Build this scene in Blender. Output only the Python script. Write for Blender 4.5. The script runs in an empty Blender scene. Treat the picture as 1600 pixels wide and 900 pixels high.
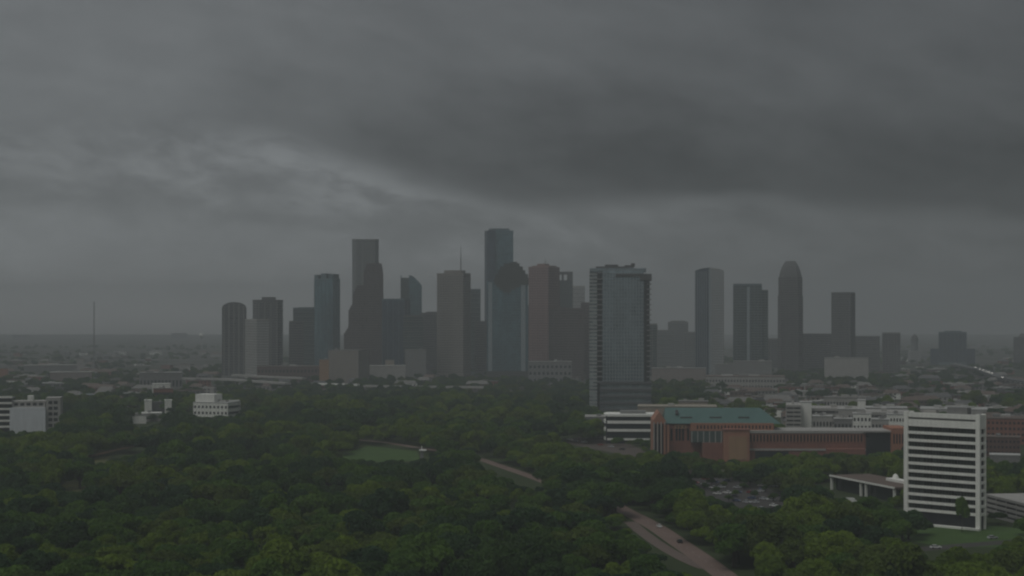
import bpy, math, random
import numpy as np

# ------------------------------------------------------------------ camera, sky, sun
sc = bpy.context.scene
COL = sc.collection
F = 2554.0            # focal length in pixels of the 1600 px wide photograph
EYE = 497.0           # image row of eye level
H = 95.0              # camera height in metres
cam = bpy.data.cameras.new("camera")
camo = bpy.data.objects.new("camera", cam)
COL.objects.link(camo)
camo.location = (0, 0, H)
camo.rotation_euler = (math.radians(90), 0, 0)
cam.sensor_width = 36.0
cam.lens = 36.0 * F / 1600.0
cam.shift_y = (EYE - 450.0) / 1600.0
cam.clip_start = 1.0
cam.clip_end = 40000.0
sc.camera = camo
sc.render.engine = 'CYCLES'
sc.view_settings.view_transform = 'Standard'
sc.view_settings.look = 'None'
sc.view_settings.exposure = 0.0
sc.view_settings.gamma = 1.0
sc.cycles.use_denoising = True
sc.cycles.max_bounces = 5
sc.cycles.diffuse_bounces = 3
sc.cycles.glossy_bounces = 2
sc.cycles.transmission_bounces = 2
sc.cycles.volume_bounces = 1
sc.cycles.filter_width = 2.2

SUN_EL, SUN_AZ = math.radians(60), math.radians(222)   # azimuth clockwise from +Y: behind the camera, a little left
sun = bpy.data.lights.new("sun", 'SUN')
sun.energy = 0.8
sun.angle = math.radians(30)
sun.color = (1.0, 0.97, 0.92)
suno = bpy.data.objects.new("sun", sun)
COL.objects.link(suno)
suno.rotation_euler = (math.radians(90) - SUN_EL, 0, math.pi - SUN_AZ)

HAZE_DENSITY = 2.15e-4
SKY_GAIN = 1.0


class NG:
    """Small helper for wiring node trees."""
    def __init__(self, nt):
        self.nt = nt
        self.N = nt.nodes
        self.L = nt.links

    def new(self, t, **kw):
        n = self.N.new(t)
        for k, v in kw.items():
            setattr(n, k, v)
        return n

    def put(self, sock, v):
        if isinstance(v, bpy.types.NodeSocket):
            self.L.new(v, sock)
        else:
            sock.default_value = v

    def m(self, op, a, b=None, c=None, clamp=False):
        n = self.new('ShaderNodeMath', operation=op)
        n.use_clamp = clamp
        self.put(n.inputs[0], a)
        if b is not None:
            self.put(n.inputs[1], b)
        if c is not None:
            self.put(n.inputs[2], c)
        return n.outputs[0]

    def ss(self, x, a, b, lo=0.0, hi=1.0):
        n = self.new('ShaderNodeMapRange', interpolation_type='SMOOTHSTEP')
        self.put(n.inputs['Value'], x)
        self.put(n.inputs['From Min'], a)
        self.put(n.inputs['From Max'], b)
        self.put(n.inputs['To Min'], lo)
        self.put(n.inputs['To Max'], hi)
        return n.outputs[0]

    def noise(self, vec, scale, detail=4.0, rough=0.55):
        n = self.new('ShaderNodeTexNoise')
        if vec is not None:
            self.L.new(vec, n.inputs['Vector'])
        n.inputs['Scale'].default_value = scale
        n.inputs['Detail'].default_value = detail
        n.inputs['Roughness'].default_value = rough
        return n.outputs['Fac']

    def mix(self, fac, a, b):
        n = self.new('ShaderNodeMix', data_type='RGBA')
        self.put(n.inputs[0], fac)
        self.put(n.inputs[6], a)
        self.put(n.inputs[7], b)
        return n.outputs[2]

    def xyz(self, x, y, z):
        n = self.new('ShaderNodeCombineXYZ')
        self.put(n.inputs[0], x)
        self.put(n.inputs[1], y)
        self.put(n.inputs[2], z)
        return n.outputs[0]


def build_world():
    w = bpy.data.worlds.new("World")
    sc.world = w
    w.use_nodes = True
    w.node_tree.nodes.clear()
    g = NG(w.node_tree)
    out = g.new('ShaderNodeOutputWorld')
    bg = g.new('ShaderNodeBackground')
    tc = g.new('ShaderNodeTexCoord')
    sep = g.new('ShaderNodeSeparateXYZ')
    g.L.new(tc.outputs['Generated'], sep.inputs[0])
    dx, dy, dz = sep.outputs
    az = g.m('ARCTAN2', dx, dy)
    el = g.m('ARCSINE', dz)
    X = g.m('MULTIPLY_ADD', az, F, 800.0)
    Y = g.m('MULTIPLY_ADD', el, -F, EYE)
    v1 = g.xyz(g.m('MULTIPLY', dx, 6.0), g.m('MULTIPLY', dy, 6.0), g.m('MULTIPLY', dz, 15.0))
    n1 = g.noise(v1, 1.1, 5.0, 0.5)
    v2 = g.xyz(g.m('MULTIPLY', dx, 7.0), g.m('MULTIPLY', dy, 7.0), g.m('ADD', g.m('MULTIPLY', dz, 17.0), g.m('MULTIPLY', dx, 2.4)))
    wn = g.new('ShaderNodeTexNoise')
    g.L.new(v2, wn.inputs['Vector'])
    wn.inputs['Scale'].default_value = 1.5
    wn.inputs['Detail'].default_value = 3.0
    wv = g.new('ShaderNodeVectorMath', operation='MULTIPLY_ADD')
    g.L.new(wn.outputs['Color'], wv.inputs[0])
    wv.inputs[1].default_value = (0.32, 0.32, 0.32)
    g.L.new(v2, wv.inputs[2])
    n2 = g.noise(wv.outputs[0], 1.3, 7.0, 0.55)
    n3 = g.noise(wv.outputs[0], 3.0, 6.0, 0.6)
    # ridge of the dark cloud bank, its lower edge falling to the right
    e1 = g.ss(X, 350.0, 850.0, 215.0, 315.0)
    e2 = g.ss(X, 1050.0, 1650.0, 0.0, 35.0)
    edge = g.m('ADD', g.m('ADD', e1, e2), g.m('MULTIPLY_ADD', n1, 70.0, -30.0))
    edge = g.m('ADD', edge, g.m('MULTIPLY_ADD', n3, 55.0, -27.0))
    t = g.m('SUBTRACT', edge, Y)
    dark = g.m('MULTIPLY', g.ss(t, -14.0, 30.0), g.ss(t, 40.0, 235.0, 1.0, 0.2))
    dark = g.m('MULTIPLY', dark, g.ss(X, 150.0, 900.0))
    dark = g.m('MULTIPLY', dark, g.ss(X, 4000.0, 8500.0, 1.0, 0.0))
    bright = g.m('MULTIPLY', g.ss(t, -170.0, -15.0), g.ss(t, -15.0, 25.0, 1.0, 0.0))
    bright = g.m('MULTIPLY', bright, g.m('MULTIPLY', g.ss(X, 60.0, 420.0, 0.4, 1.0), g.ss(X, 560.0, 1250.0, 1.0, 0.15)))
    base = g.ss(X, -100.0, 1900.0, 0.168, 0.092)
    hor = g.m('MULTIPLY', g.ss(Y, 290.0, 500.0, 0.0, 1.0), g.ss(X, 100.0, 1400.0, 0.9, -0.1))
    hor = g.m('MULTIPLY', hor, g.ss(Y, 490.0, 526.0, 1.0, 0.3))
    k = g.m('MULTIPLY_ADD', dark, -0.54, 1.0)
    k = g.m('ADD', k, g.m('MULTIPLY', g.m('MULTIPLY', bright, g.ss(n3, 0.42, 0.68)), 0.36))
    mott = g.m('MULTIPLY', g.m('MULTIPLY_ADD', n3, 0.8, -0.40), g.ss(t, -10.0, 40.0, 1.0, 0.35))
    k = g.m('ADD', k, g.m('MULTIPLY', mott, g.ss(Y, 420.0, 500.0, 1.0, 0.2)))
    k = g.m('ADD', k, hor)
    k = g.m('ADD', k, g.m('MULTIPLY_ADD', n2, 0.58, -0.29))
    lum = g.m('MULTIPLY', base, k)
    lum = g.m('MULTIPLY', lum, g.ss(el, 0.2, 1.4, 1.0, 3.0))       # an overcast sky grows brighter towards the zenith
    lum = g.m('MULTIPLY', lum, g.ss(el, -0.06, -0.005, 0.25, 1.0))   # below the horizon: dark land
    lum = g.m('MULTIPLY', lum, SKY_GAIN * 10.0)                       # background strength is 0.1
    tint = g.mix(g.ss(Y, 380.0, 520.0), (0.95, 1.008, 1.045, 1), (1.0, 1.0, 0.985, 1))
    vm = g.new('ShaderNodeVectorMath', operation='SCALE')
    g.L.new(tint, vm.inputs[0])
    g.L.new(lum, vm.inputs['Scale'])
    sky = g.new('ShaderNodeTexSky', sky_type='NISHITA')
    sky.sun_disc = False
    sky.sun_elevation = SUN_EL
    sky.sun_rotation = SUN_AZ
    mixed = g.mix(0.985, sky.outputs[0], vm.outputs[0])              # almost wholly overcast
    g.L.new(mixed, bg.inputs['Color'])
    bg.inputs['Strength'].default_value = 0.1
    g.L.new(bg.outputs[0], out.inputs['Surface'])


build_world()

# ------------------------------------------------------------------ helpers
R = random.Random(7)


def W(px, Y):
    return (px - 800.0) / F * Y


def Z(py, Y):
    return H - (py - EYE) / F * Y


def G(py):
    return H * F / (py - EYE)


def gp(px, py, z=0.0):
    Y = (H - z) * F / (py - EYE)
    return (W(px, Y), Y, z)


class MB:
    """Collects faces and links them as one mesh object."""
    def __init__(self):
        self.v, self.f = [], []

    def quad(self, a, b, c, d):
        n = len(self.v)
        self.v += [a, b, c, d]
        self.f.append((n, n + 1, n + 2, n + 3))
        return self

    def prism(self, poly, z0, z1, top=None, cap=True):
        """poly: list of (x, y) counter-clockwise; top: optional list for the upper outline."""
        n = len(self.v)
        k = len(poly)
        top = top or poly
        self.v += [(x, y, z0) for x, y in poly] + [(x, y, z1) for x, y in top]
        for i in range(k):
            j = (i + 1) % k
            self.f.append((n + i, n + j, n + k + j, n + k + i))
        if cap:
            self.f.append(tuple(n + k + i for i in range(k)))
            self.f.append(tuple(n + i for i in reversed(range(k))))
        return self

    def box(self, x0, x1, y0, y1, z0, z1):
        return self.prism([(x0, y0), (x1, y0), (x1, y1), (x0, y1)], z0, z1)

    def xprism(self, prof, y0, y1):
        """profile in (x, z), counter-clockwise seen from -y, extruded along y."""
        n = len(self.v)
        k = len(prof)
        self.v += [(x, y0, z) for x, z in prof] + [(x, y1, z) for x, z in prof]
        for i in range(k):
            j = (i + 1) % k
            self.f.append((n + j, n + i, n + k + i, n + k + j))
        self.f.append(tuple(n + i for i in range(k)))
        self.f.append(tuple(n + k + i for i in reversed(range(k))))
        return self

    def cyl(self, x, y, z0, z1, r0, r1=None, k=8):
        r1 = r0 if r1 is None else r1
        c = [(math.cos(2 * math.pi * i / k), math.sin(2 * math.pi * i / k)) for i in range(k)]
        return self.prism([(x + r0 * a, y + r0 * b) for a, b in c], z0, z1, [(x + r1 * a, y + r1 * b) for a, b in c])

    def mesh(self, name, mat=None):
        me = bpy.data.meshes.new(name)
        me.from_pydata(self.v, [], self.f)
        if mat:
            me.materials.append(mat)
        return me

    def build(self, name, mat, parent=None, kind=None, label=None):
        return link(name, self.mesh(name, mat), parent, kind, label)


def link(name, me, parent=None, kind=None, label=None):
    o = bpy.data.objects.new(name, me)
    COL.objects.link(o)
    if parent is not None:
        o.parent = parent
    if kind:
        o['kind'] = kind
    if label:
        o['label'] = label
    return o


def thing(name, label, cat, loc=(0, 0, 0), rz=0.0, group=None):
    o = bpy.data.objects.new(name, None)
    o.empty_display_size = 1.0
    COL.objects.link(o)
    o.location = loc
    o.rotation_euler = (0, 0, rz)
    o['label'] = label
    o['category'] = cat
    if group:
        o['group'] = group
    return o


def tag(o, label, cat, group=None):
    o['label'] = label
    o['category'] = cat
    if group:
        o['group'] = group
    return o


# ------------------------------------------------------------------ materials
MATS = {}


def mat(name):
    m = bpy.data.materials.new(name)
    m.use_nodes = True
    m.node_tree.nodes.clear()
    g = NG(m.node_tree)
    out = g.new('ShaderNodeOutputMaterial')
    b = g.new('ShaderNodeBsdfPrincipled')
    g.L.new(b.outputs[0], out.inputs['Surface'])
    return m, g, b, out


def plain(name, col, rough=0.8, var=0.25, scale=0.15, spec=0.3):
    """Matte surface with uneven wear."""
    if name in MATS:
        return MATS[name]
    m, g, b, out = mat(name)
    tc = g.new('ShaderNodeTexCoord')
    n = g.noise(tc.outputs['Object'], scale, 5.0, 0.6)
    n2 = g.noise(tc.outputs['Object'], scale * 9, 3.0, 0.6)
    f = g.m('MULTIPLY_ADD', n, 2 * var, 1 - var)
    f = g.m('MULTIPLY', f, g.m('MULTIPLY_ADD', n2, var, 1 - var * 0.5))
    mp = g.new('ShaderNodeMapping')
    mp.inputs['Scale'].default_value = (1.0, 1.0, 0.06)
    g.L.new(tc.outputs['Object'], mp.inputs['Vector'])
    st = g.noise(mp.outputs[0], 0.8, 4.0, 0.65)         # rain streaks and grime
    f = g.m('MULTIPLY', f, g.m('MULTIPLY_ADD', st, 0.5, 0.75))
    vm = g.new('ShaderNodeVectorMath', operation='SCALE')
    vm.inputs[0].default_value = col
    g.L.new(f, vm.inputs['Scale'])
    g.L.new(vm.outputs[0], b.inputs['Base Color'])
    b.inputs['Roughness'].default_value = rough
    b.inputs['Specular IOR Level'].default_value = spec
    MATS[name] = m
    return m


def facade(name, wall, glass, fh=3.9, bay=3.0, gv=0.5, gh=0.75, rough=0.25, spec=0.5, metal=0.0, vary=0.45):
    """Wall and glass pattern of a far tower: storeys fh high, bays wide; the glass is smoother."""
    if name in MATS:
        return MATS[name]
    m, g, b, out = mat(name)
    tc = g.new('ShaderNodeTexCoord')
    geo = g.new('ShaderNodeNewGeometry')
    vt = g.new('ShaderNodeVectorTransform', vector_type='NORMAL', convert_from='WORLD', convert_to='OBJECT')
    g.L.new(geo.outputs['True Normal'], vt.inputs[0])
    sn = g.new('ShaderNodeSeparateXYZ')
    g.L.new(vt.outputs[0], sn.inputs[0])
    sp = g.new('ShaderNodeSeparateXYZ')
    g.L.new(tc.outputs['Object'], sp.inputs[0])
    side = g.m('GREATER_THAN', g.m('ABSOLUTE', sn.outputs[0]), 0.7)
    roof = g.m('GREATER_THAN', g.m('ABSOLUTE', sn.outputs[2]), 0.7)
    u = g.m('ADD', g.m('MULTIPLY', sp.outputs[1], side), g.m('MULTIPLY', sp.outputs[0], g.m('SUBTRACT', 1.0, side)))
    us = g.m('DIVIDE', u, bay)
    zs = g.m('DIVIDE', sp.outputs[2], fh)
    gl = g.m('MULTIPLY', g.m('LESS_THAN', g.m('FRACT', us), gh), g.m('LESS_THAN', g.m('FRACT', zs), gv))
    gl = g.m('MULTIPLY', gl, g.m('SUBTRACT', 1.0, roof))
    wn = g.new('ShaderNodeTexWhiteNoise', noise_dimensions='3D')
    g.L.new(g.xyz(g.m('FLOOR', us), g.m('FLOOR', zs), side), wn.inputs['Vector'])
    n = g.noise(tc.outputs['Object'], 0.03, 4.0, 0.6)
    wallc = g.mix(n, [c * 0.75 for c in wall] + [1], [min(1, c * 1.25) for c in wall] + [1])
    glc = g.mix(wn.outputs[0], [c * (1 - vary) for c in glass] + [1], [c * (1 + vary) for c in glass] + [1])
    mp = g.new('ShaderNodeMapping')
    mp.inputs['Scale'].default_value = (1.0, 1.0, 0.22)
    g.L.new(tc.outputs['Object'], mp.inputs['Vector'])
    pt = g.noise(mp.outputs[0], 0.07, 4.0, 0.6)          # patchy reflections put into the glass colour as broad, tall noise
    vs = g.new('ShaderNodeVectorMath', operation='SCALE')
    g.L.new(glc, vs.inputs[0])
    g.L.new(g.m('MULTIPLY_ADD', pt, 1.9, 0.05), vs.inputs['Scale'])
    glc = vs.outputs[0]
    g.L.new(g.mix(gl, wallc, glc), b.inputs['Base Color'])
    g.L.new(g.m('MULTIPLY_ADD', gl, rough - 0.75, 0.75), b.inputs['Roughness'])
    b.inputs['Specular IOR Level'].default_value = spec
    if metal:
        g.L.new(g.m('MULTIPLY', gl, metal), b.inputs['Metallic'])      # coated solar glass
    MATS[name] = m
    return m


def leaf_mat(name, dark, light):
    m, g, b, out = mat(name)
    tc = g.new('ShaderNodeTexCoord')
    oi = g.new('ShaderNodeObjectInfo')
    n = g.noise(tc.outputs['Object'], 2.2, 3.0, 0.6)
    f = g.m('ADD', g.m('MULTIPLY_ADD', n, 1.5, -0.45), g.m('MULTIPLY_ADD', oi.outputs['Random'], 0.5, -0.25), clamp=True)
    c = g.mix(f, list(dark) + [1], list(light) + [1])
    g.L.new(c, b.inputs['Base Color'])
    b.inputs['Roughness'].default_value = 0.75
    b.inputs['Specular IOR Level'].default_value = 0.25
    tr = g.new('ShaderNodeBsdfTranslucent')
    g.L.new(c, tr.inputs['Color'])
    mx = g.new('ShaderNodeMixShader')
    mx.inputs[0].default_value = 0.42
    g.L.new(b.outputs[0], mx.inputs[1])
    g.L.new(tr.outputs[0], mx.inputs[2])
    g.L.new(mx.outputs[0], out.inputs['Surface'])
    MATS[name] = m
    return m


WHITE = plain('white_concrete', (0.76, 0.76, 0.71), 0.7, 0.10)
PALE = plain('pale_concrete', (0.34, 0.33, 0.31), 0.8, 0.2)
GREY = plain('grey_concrete', (0.20, 0.20, 0.195), 0.8, 0.25)
DARKC = plain('dark_concrete', (0.10, 0.10, 0.10), 0.8, 0.25)
BEIGE = plain('beige_stone', (0.29, 0.25, 0.205), 0.8, 0.2)
BRICK = plain('red_brick', (0.225, 0.10, 0.075), 0.85, 0.25)
BRICKL = plain('pink_brick', (0.335, 0.165, 0.11), 0.85, 0.2)
TAN = plain('tan_stone', (0.33, 0.205, 0.12), 0.85, 0.18)
BROWN = plain('brown_roof', (0.12, 0.09, 0.075), 0.85, 0.3)
COPPER = plain('green_roof_metal', (0.07, 0.135, 0.125), 0.55, 0.22, 0.08)
GLASS = plain('dark_glass', (0.022, 0.026, 0.03), 0.12, 0.3, 0.3, 0.5)
GLASSG = plain('green_glass', (0.07, 0.10, 0.095), 0.2, 0.3, 0.3, 0.5)
ROOFG = plain('roof_gravel', (0.17, 0.165, 0.155), 0.9, 0.3, 0.2)
ROOFW = plain('white_roof', (0.40, 0.40, 0.385), 0.7, 0.2)
STEEL = plain('mast_steel', (0.20, 0.20, 0.20), 0.6, 0.2)
TYRE = plain('tyre_rubber', (0.02, 0.02, 0.02), 0.9, 0.1)

# ------------------------------------------------------------------ ground, roads, lawns
def ground_mat():
    m, g, b, out = mat('ground_soil_and_city')
    tc = g.new('ShaderNodeTexCoord')
    P = tc.outputs['Object']
    sp = g.new('ShaderNodeSeparateXYZ')
    g.L.new(P, sp.inputs[0])
    n = g.noise(P, 0.02, 6.0, 0.6)
    n2 = g.noise(P, 0.006, 6.0, 0.65)
    v = g.new('ShaderNodeTexVoronoi', feature='F1')
    g.L.new(P, v.inputs['Vector'])
    v.inputs['Scale'].default_value = 0.025
    grass = g.mix(n, (0.022, 0.034, 0.014, 1), (0.05, 0.068, 0.026, 1))
    city = g.mix(v.outputs['Color'], (0.04, 0.04, 0.036, 1), (0.12, 0.112, 0.105, 1))
    city = g.mix(g.ss(n2, 0.42, 0.55), (0.03, 0.042, 0.02, 1), city)
    f = g.ss(g.m('ADD', sp.outputs[1], g.m('MULTIPLY', n2, 600.0)), 1900.0, 2400.0)
    g.L.new(g.mix(f, grass, city), b.inputs['Base Color'])
    b.inputs['Roughness'].default_value = 0.95
    b.inputs['Specular IOR Level'].default_value = 0.1
    return m


MB().quad((-4500, -300, 0), (4500, -300, 0), (4500, 9500, 0), (-4500, 9500, 0)).build('ground', ground_mat(), kind='structure')

PINKROAD = plain('road_pinkish_concrete', (0.16, 0.112, 0.094), 0.8, 0.2, 0.06)
GREYPATH = plain('path_grey', (0.082, 0.065, 0.054), 0.85, 0.2, 0.08)
ASPH = plain('asphalt', (0.05, 0.046, 0.043), 0.85, 0.3, 0.05)
LAWN = plain('lawn_grass', (0.054, 0.098, 0.028), 0.95, 0.5, 0.07, 0.1)
DRY = plain('dry_grass', (0.085, 0.09, 0.035), 0.95, 0.35, 0.05, 0.1)
PAINT = plain('road_paint', (0.35, 0.34, 0.31), 0.7, 0.2)


def strip(name, pts, width, m, z, kind='structure'):
    """Road sheet along image points lying on the ground."""
    P = [np.array(gp(x, y)[:2]) for x, y in pts]
    Q = []
    for i in range(len(P) - 1):
        for k in range(6):
            Q.append(P[i] * (1 - k / 6) + P[i + 1] * k / 6)
    Q.append(P[-1])
    for _ in range(3):
        Q = [Q[0]] + [(Q[i - 1] + 2 * Q[i] + Q[i + 1]) / 4 for i in range(1, len(Q) - 1)] + [Q[-1]]
    mb = MB()
    rows = []
    for i, q in enumerate(Q):
        d = Q[min(i + 1, len(Q) - 1)] - Q[max(i - 1, 0)]
        d = d / np.linalg.norm(d)
        nrm = np.array([-d[1], d[0]])
        rows.append((q + nrm * width / 2, q - nrm * width / 2))
    n0 = 0
    for i, (a, b) in enumerate(rows):
        mb.v += [(a[0], a[1], z), (b[0], b[1], z)]
        if i:
            mb.f.append((2 * i - 2, 2 * i, 2 * i + 1, 2 * i - 1))
    return mb.build(name, m, kind=kind), Q


def patch(name, pts, m, z):
    mb = MB()
    mb.v = [(gp(x, y)[0], gp(x, y)[1], z) for x, y in pts]
    mb.f = [tuple(range(len(pts)))]
    return mb.build(name, m, kind='structure')


ROAD1 = [(960, 789), (977, 799), (1000, 810), (1029, 826), (1056, 845), (1092, 869), (1124, 893), (1165, 925), (1230, 975)]
_, q1 = strip('road', ROAD1, 9.5, PINKROAD, 0.008)
mb = MB()
run = 0.0
for i in range(0, len(q1) - 1):
    a_, b_ = np.array(q1[i]), np.array(q1[i + 1])
    L_ = float(np.linalg.norm(b_ - a_))
    u_ = (b_ - a_) / L_
    n_ = np.array((-u_[1], u_[0])) * 0.07
    while run < L_:
        p_ = a_ + u_ * run
        e_ = p_ + u_ * 3
        mb.quad((*(p_ - n_), 0.014), (*(e_ - n_), 0.014), (*(e_ + n_), 0.014), (*(p_ + n_), 0.014))
        run += 12.0
    run -= L_
mb.build('lane_markings', PAINT, kind='structure')
strip('road', [(984, 815), (1000, 829), (1020, 844), (1043, 859), (1068, 873), (1092, 884), (1104, 888)], 6.0, plain('road_worn_brown', (0.125, 0.094, 0.08), 0.85, 0.25, 0.08), 0.004)
ROAD2 = [(545, 686), (600, 691), (650, 699), (700, 707), (750, 717), (790, 731), (820, 741), (850, 752), (880, 764)]
strip('road', ROAD2, 7.5, PINKROAD, 0.008)
strip('road', [(1380, 862), (1440, 858), (1520, 851), (1640, 842)], 10.0, ASPH, 0.008)
strip('road', [(298, 572), (312, 590), (322, 606), (336, 640)], 24.0, GREYPATH, 0.008)
strip('path', [(60, 742), (130, 716), (180, 703), (245, 691), (300, 686)], 5.0, plain('path_earth', (0.12, 0.07, 0.045), 0.9), 0.008)
patch('lawn', [(515, 714), (545, 706), (575, 697), (652, 705), (656, 719), (620, 722), (560, 721)], LAWN, 0.012)
patch('lawn', [(1395, 842), (1440, 824), (1560, 822), (1660, 834), (1640, 856), (1480, 854)], LAWN, 0.004)
patch('lawn', [(90, 762), (105, 752), (138, 750), (145, 760), (120, 768)], DRY, 0.012)
patch('lawn', [(118, 728), (150, 715), (175, 712), (160, 726)], DRY, 0.004)
patch('parking_lot', [(1070, 752), (1090, 742), (1150, 745), (1225, 772), (1240, 800), (1180, 800), (1110, 780)], ASPH, 0.004)
patch('parking_lot', [(1050, 744), (1060, 732), (1150, 736), (1140, 744), (1090, 741.5)], GREYPATH, 0.004)
patch('parking_lot', [(880, 692), (905, 682), (985, 694), (1010, 705), (990, 714), (930, 702)], GREYPATH, 0.004)

# ------------------------------------------------------------------ buildings: frames and towers
def frame(x0, x1, Y, side=None, xm=None, theta=24.0):
    """Footprint from image columns: returns (loc, rz, w, d).  Local x runs along the front, y goes back."""
    if side is None:
        c = (x0 + x1) / 2
        phi = math.atan((c - 800) / F)
        w = (x1 - x0) / F * Y / math.cos(phi) * 0.985
        return (W(c, Y), Y, 0.0), -phi, w, w * 0.8
    th = math.radians(theta)
    if side == 'r':           # right corner nearest, right flank visible
        dirx = (math.cos(th), -math.sin(th))
        C = (W(xm, Y), Y)
        s = (x0 - 800) / F
        w = (C[0] - s * C[1]) / (dirx[0] - s * dirx[1])
        b = (math.sin(th), math.cos(th))
        s = (x1 - 800) / F
        d = (s * C[1] - C[0]) / (b[0] - s * b[1])
        mid = (C[0] - dirx[0] * w / 2, C[1] - dirx[1] * w / 2)
        return (mid[0], mid[1], 0.0), -th, w, abs(d)
    dirx = (math.cos(th), math.sin(th))
    C = (W(xm, Y), Y)
    s = (x1 - 800) / F
    w = (s * C[1] - C[0]) / (dirx[0] - s * dirx[1])
    b = (-math.sin(th), math.cos(th))
    s = (x0 - 800) / F
    d = (s * C[1] - C[0]) / (b[0] - s * b[1])
    mid = (C[0] + dirx[0] * w / 2, C[1] + dirx[1] * w / 2)
    return (mid[0], mid[1], 0.0), th, w, abs(d)


def oct_poly(w, d, c):
    a = w / 2
    return [(-a + c, 0), (a - c, 0), (a, c), (a, d - c), (a - c, d), (-a + c, d), (-a, d - c), (-a, c)]


def rect(w, d, i=0.0):
    return [(-w / 2 + i, i), (w / 2 - i, i), (w / 2 - i, d - i), (-w / 2 + i, d - i)]


def fins(parent, w, d, z0, z1, m, bay, depth=0.5, width=0.6, name='facade_fins'):
    mb = MB()
    k = max(2, int(round(w / bay)))
    for i in range(k + 1):
        x = -w / 2 + i * (w - width) / k
        mb.box(x, x + width, -depth, 0.0, z0, z1)
    k = max(2, int(round(d / bay)))
    for i in range(1, k + 1):
        y = i * (d - width) / k
        mb.box(w / 2, w / 2 + depth, y, y + width, z0, z1)
        mb.box(-w / 2 - depth, -w / 2, y, y + width, z0, z1)
    return mb.build(name, m, parent, 'stuff')


def ledges(parent, w, d, z0, z1, m, step, depth=0.35, hgt=0.8, name='floor_ledges'):
    mb = MB()
    z = z0
    while z + hgt < z1:
        mb.prism([(-w / 2 - depth, -depth), (w / 2 + depth, -depth), (w / 2 + depth, d + depth), (-w / 2 - depth, d + depth)], z, z + hgt)
        z += step
    return mb.build(name, m, parent, 'stuff')


def parapet(parent, poly, z, m, h=1.6, t=0.6):
    mb = MB()
    k = len(poly)
    cx = sum(p[0] for p in poly) / k
    cy = sum(p[1] for p in poly) / k
    big = [(p[0] + (p[0] - cx) * 0.012, p[1] + (p[1] - cy) * 0.012) for p in poly]
    inn = [(p[0] - (p[0] - cx) * 0.03, p[1] - (p[1] - cy) * 0.03) for p in poly]
    n = 0
    mb.v = [(x, y, z - 1.0) for x, y in big] + [(x, y, z + h) for x, y in big] + [(x, y, z + h) for x, y in inn] + [(x, y, z + 0.05) for x, y in inn]
    for i in range(k):
        j = (i + 1) % k
        for r in range(3):
            mb.f.append((r * k + i, r * k + j, (r + 1) * k + j, (r + 1) * k + i))
    return mb.build('roof_parapet', m, parent)


def tower(name, label, x0, x1, ytop, Y, m, side=None, xm=None, chamfer=0.0, theta=24.0, trim=None, style='fins', bay=6.0,
          pent=None, group=None, dmin=None, cat='skyscraper', fin_m=None):
    loc, rz, w, d = frame(x0, x1, Y, side, xm, theta)
    if dmin:
        d = max(d, dmin)
    t = thing(name, label, cat, loc, rz, group)
    h = Z(ytop, Y)
    poly = oct_poly(w, d, chamfer * w) if chamfer else rect(w, d)
    MB().prism(poly, 0, h).build('tower_body', m, t)
    trim = trim or GREY
    parapet(t, poly, h, trim)
    if not chamfer:
        if style == 'fins':
            fins(t, w, d, 0.5, h - 1.2, fin_m or trim, bay)
        elif style == 'ledges':
            ledges(t, w, d, 4.0, h - 2.5, fin_m or trim, bay)
    # a storey at street level with an entrance recess
    MB().prism([(p[0] * 1.02, p[1] * 1.02 - d * 0.01) for p in poly], 0, 6.0).build('podium', trim, t)
    if pent:
        for (a, b, yt) in pent:       # image columns and row of the plant room on the roof
            xa = -w / 2 + (a - x0) / (x1 - x0) * w
            xb = -w / 2 + (b - x0) / (x1 - x0) * w
            MB().box(xa, xb, d * 0.2, d * 0.8, h, Z(yt, Y)).build('penthouse', trim, t)
    else:
        MB().box(-w * 0.22, w * 0.1, d * 0.3, d * 0.7, h, h + 1.2).box(w * 0.14, w * 0.26, d * 0.35, d * 0.6, h, h + 0.9).build('roof_plant', trim, t)
    return t, w, d, h


# facades
f_grey = facade('facade_grey', (0.20, 0.212, 0.215), (0.03, 0.036, 0.04), 3.9, 3.2, 0.5, 0.62)
f_greyd = facade('facade_dark_grey', (0.13, 0.13, 0.13), (0.02, 0.024, 0.028), 3.9, 3.0, 0.55, 0.7)
f_pale = facade('facade_pale', (0.34, 0.345, 0.34), (0.05, 0.055, 0.06), 3.9, 3.4, 0.4, 0.6)
f_blue = facade('facade_blue_glass', (0.065, 0.11, 0.13), (0.115, 0.215, 0.25), 3.9, 1.6, 0.75, 0.92, 0.15, 0.6, 0.6)
f_blued = facade('facade_dark_blue_glass', (0.036, 0.05, 0.066), (0.045, 0.07, 0.10), 3.9, 1.6, 0.8, 0.92, 0.15, 0.5, 0.4)
f_green = facade('facade_green_glass', (0.10, 0.12, 0.117), (0.04, 0.058, 0.058), 3.9, 1.8, 0.7, 0.9, 0.15, 0.5, 0.2)
f_brown = facade('facade_brown_granite', (0.105, 0.084, 0.08), (0.025, 0.022, 0.022), 3.9, 2.8, 0.5, 0.6)
f_pink = facade('facade_pink_granite', (0.27, 0.175, 0.17), (0.04, 0.035, 0.036), 3.9, 2.8, 0.45, 0.6)
f_beige = facade('facade_beige', (0.30, 0.275, 0.24), (0.045, 0.044, 0.042), 3.9, 3.2, 0.42, 0.62)
f_slate = facade('facade_slate', (0.10, 0.095, 0.094), (0.022, 0.022, 0.024), 3.9, 2.8, 0.5, 0.6)
f_shell = facade('facade_travertine', (0.225, 0.21, 0.195), (0.05, 0.047, 0.044), 3.9, 2.0, 0.55, 0.55)
DGRANITE = plain('dark_granite', (0.055, 0.058, 0.052), 0.6, 0.25)
REDGR = plain('red_granite', (0.10, 0.077, 0.073), 0.75, 0.2)
PINKGR = plain('pink_granite', (0.25, 0.165, 0.15), 0.75, 0.2)
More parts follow.
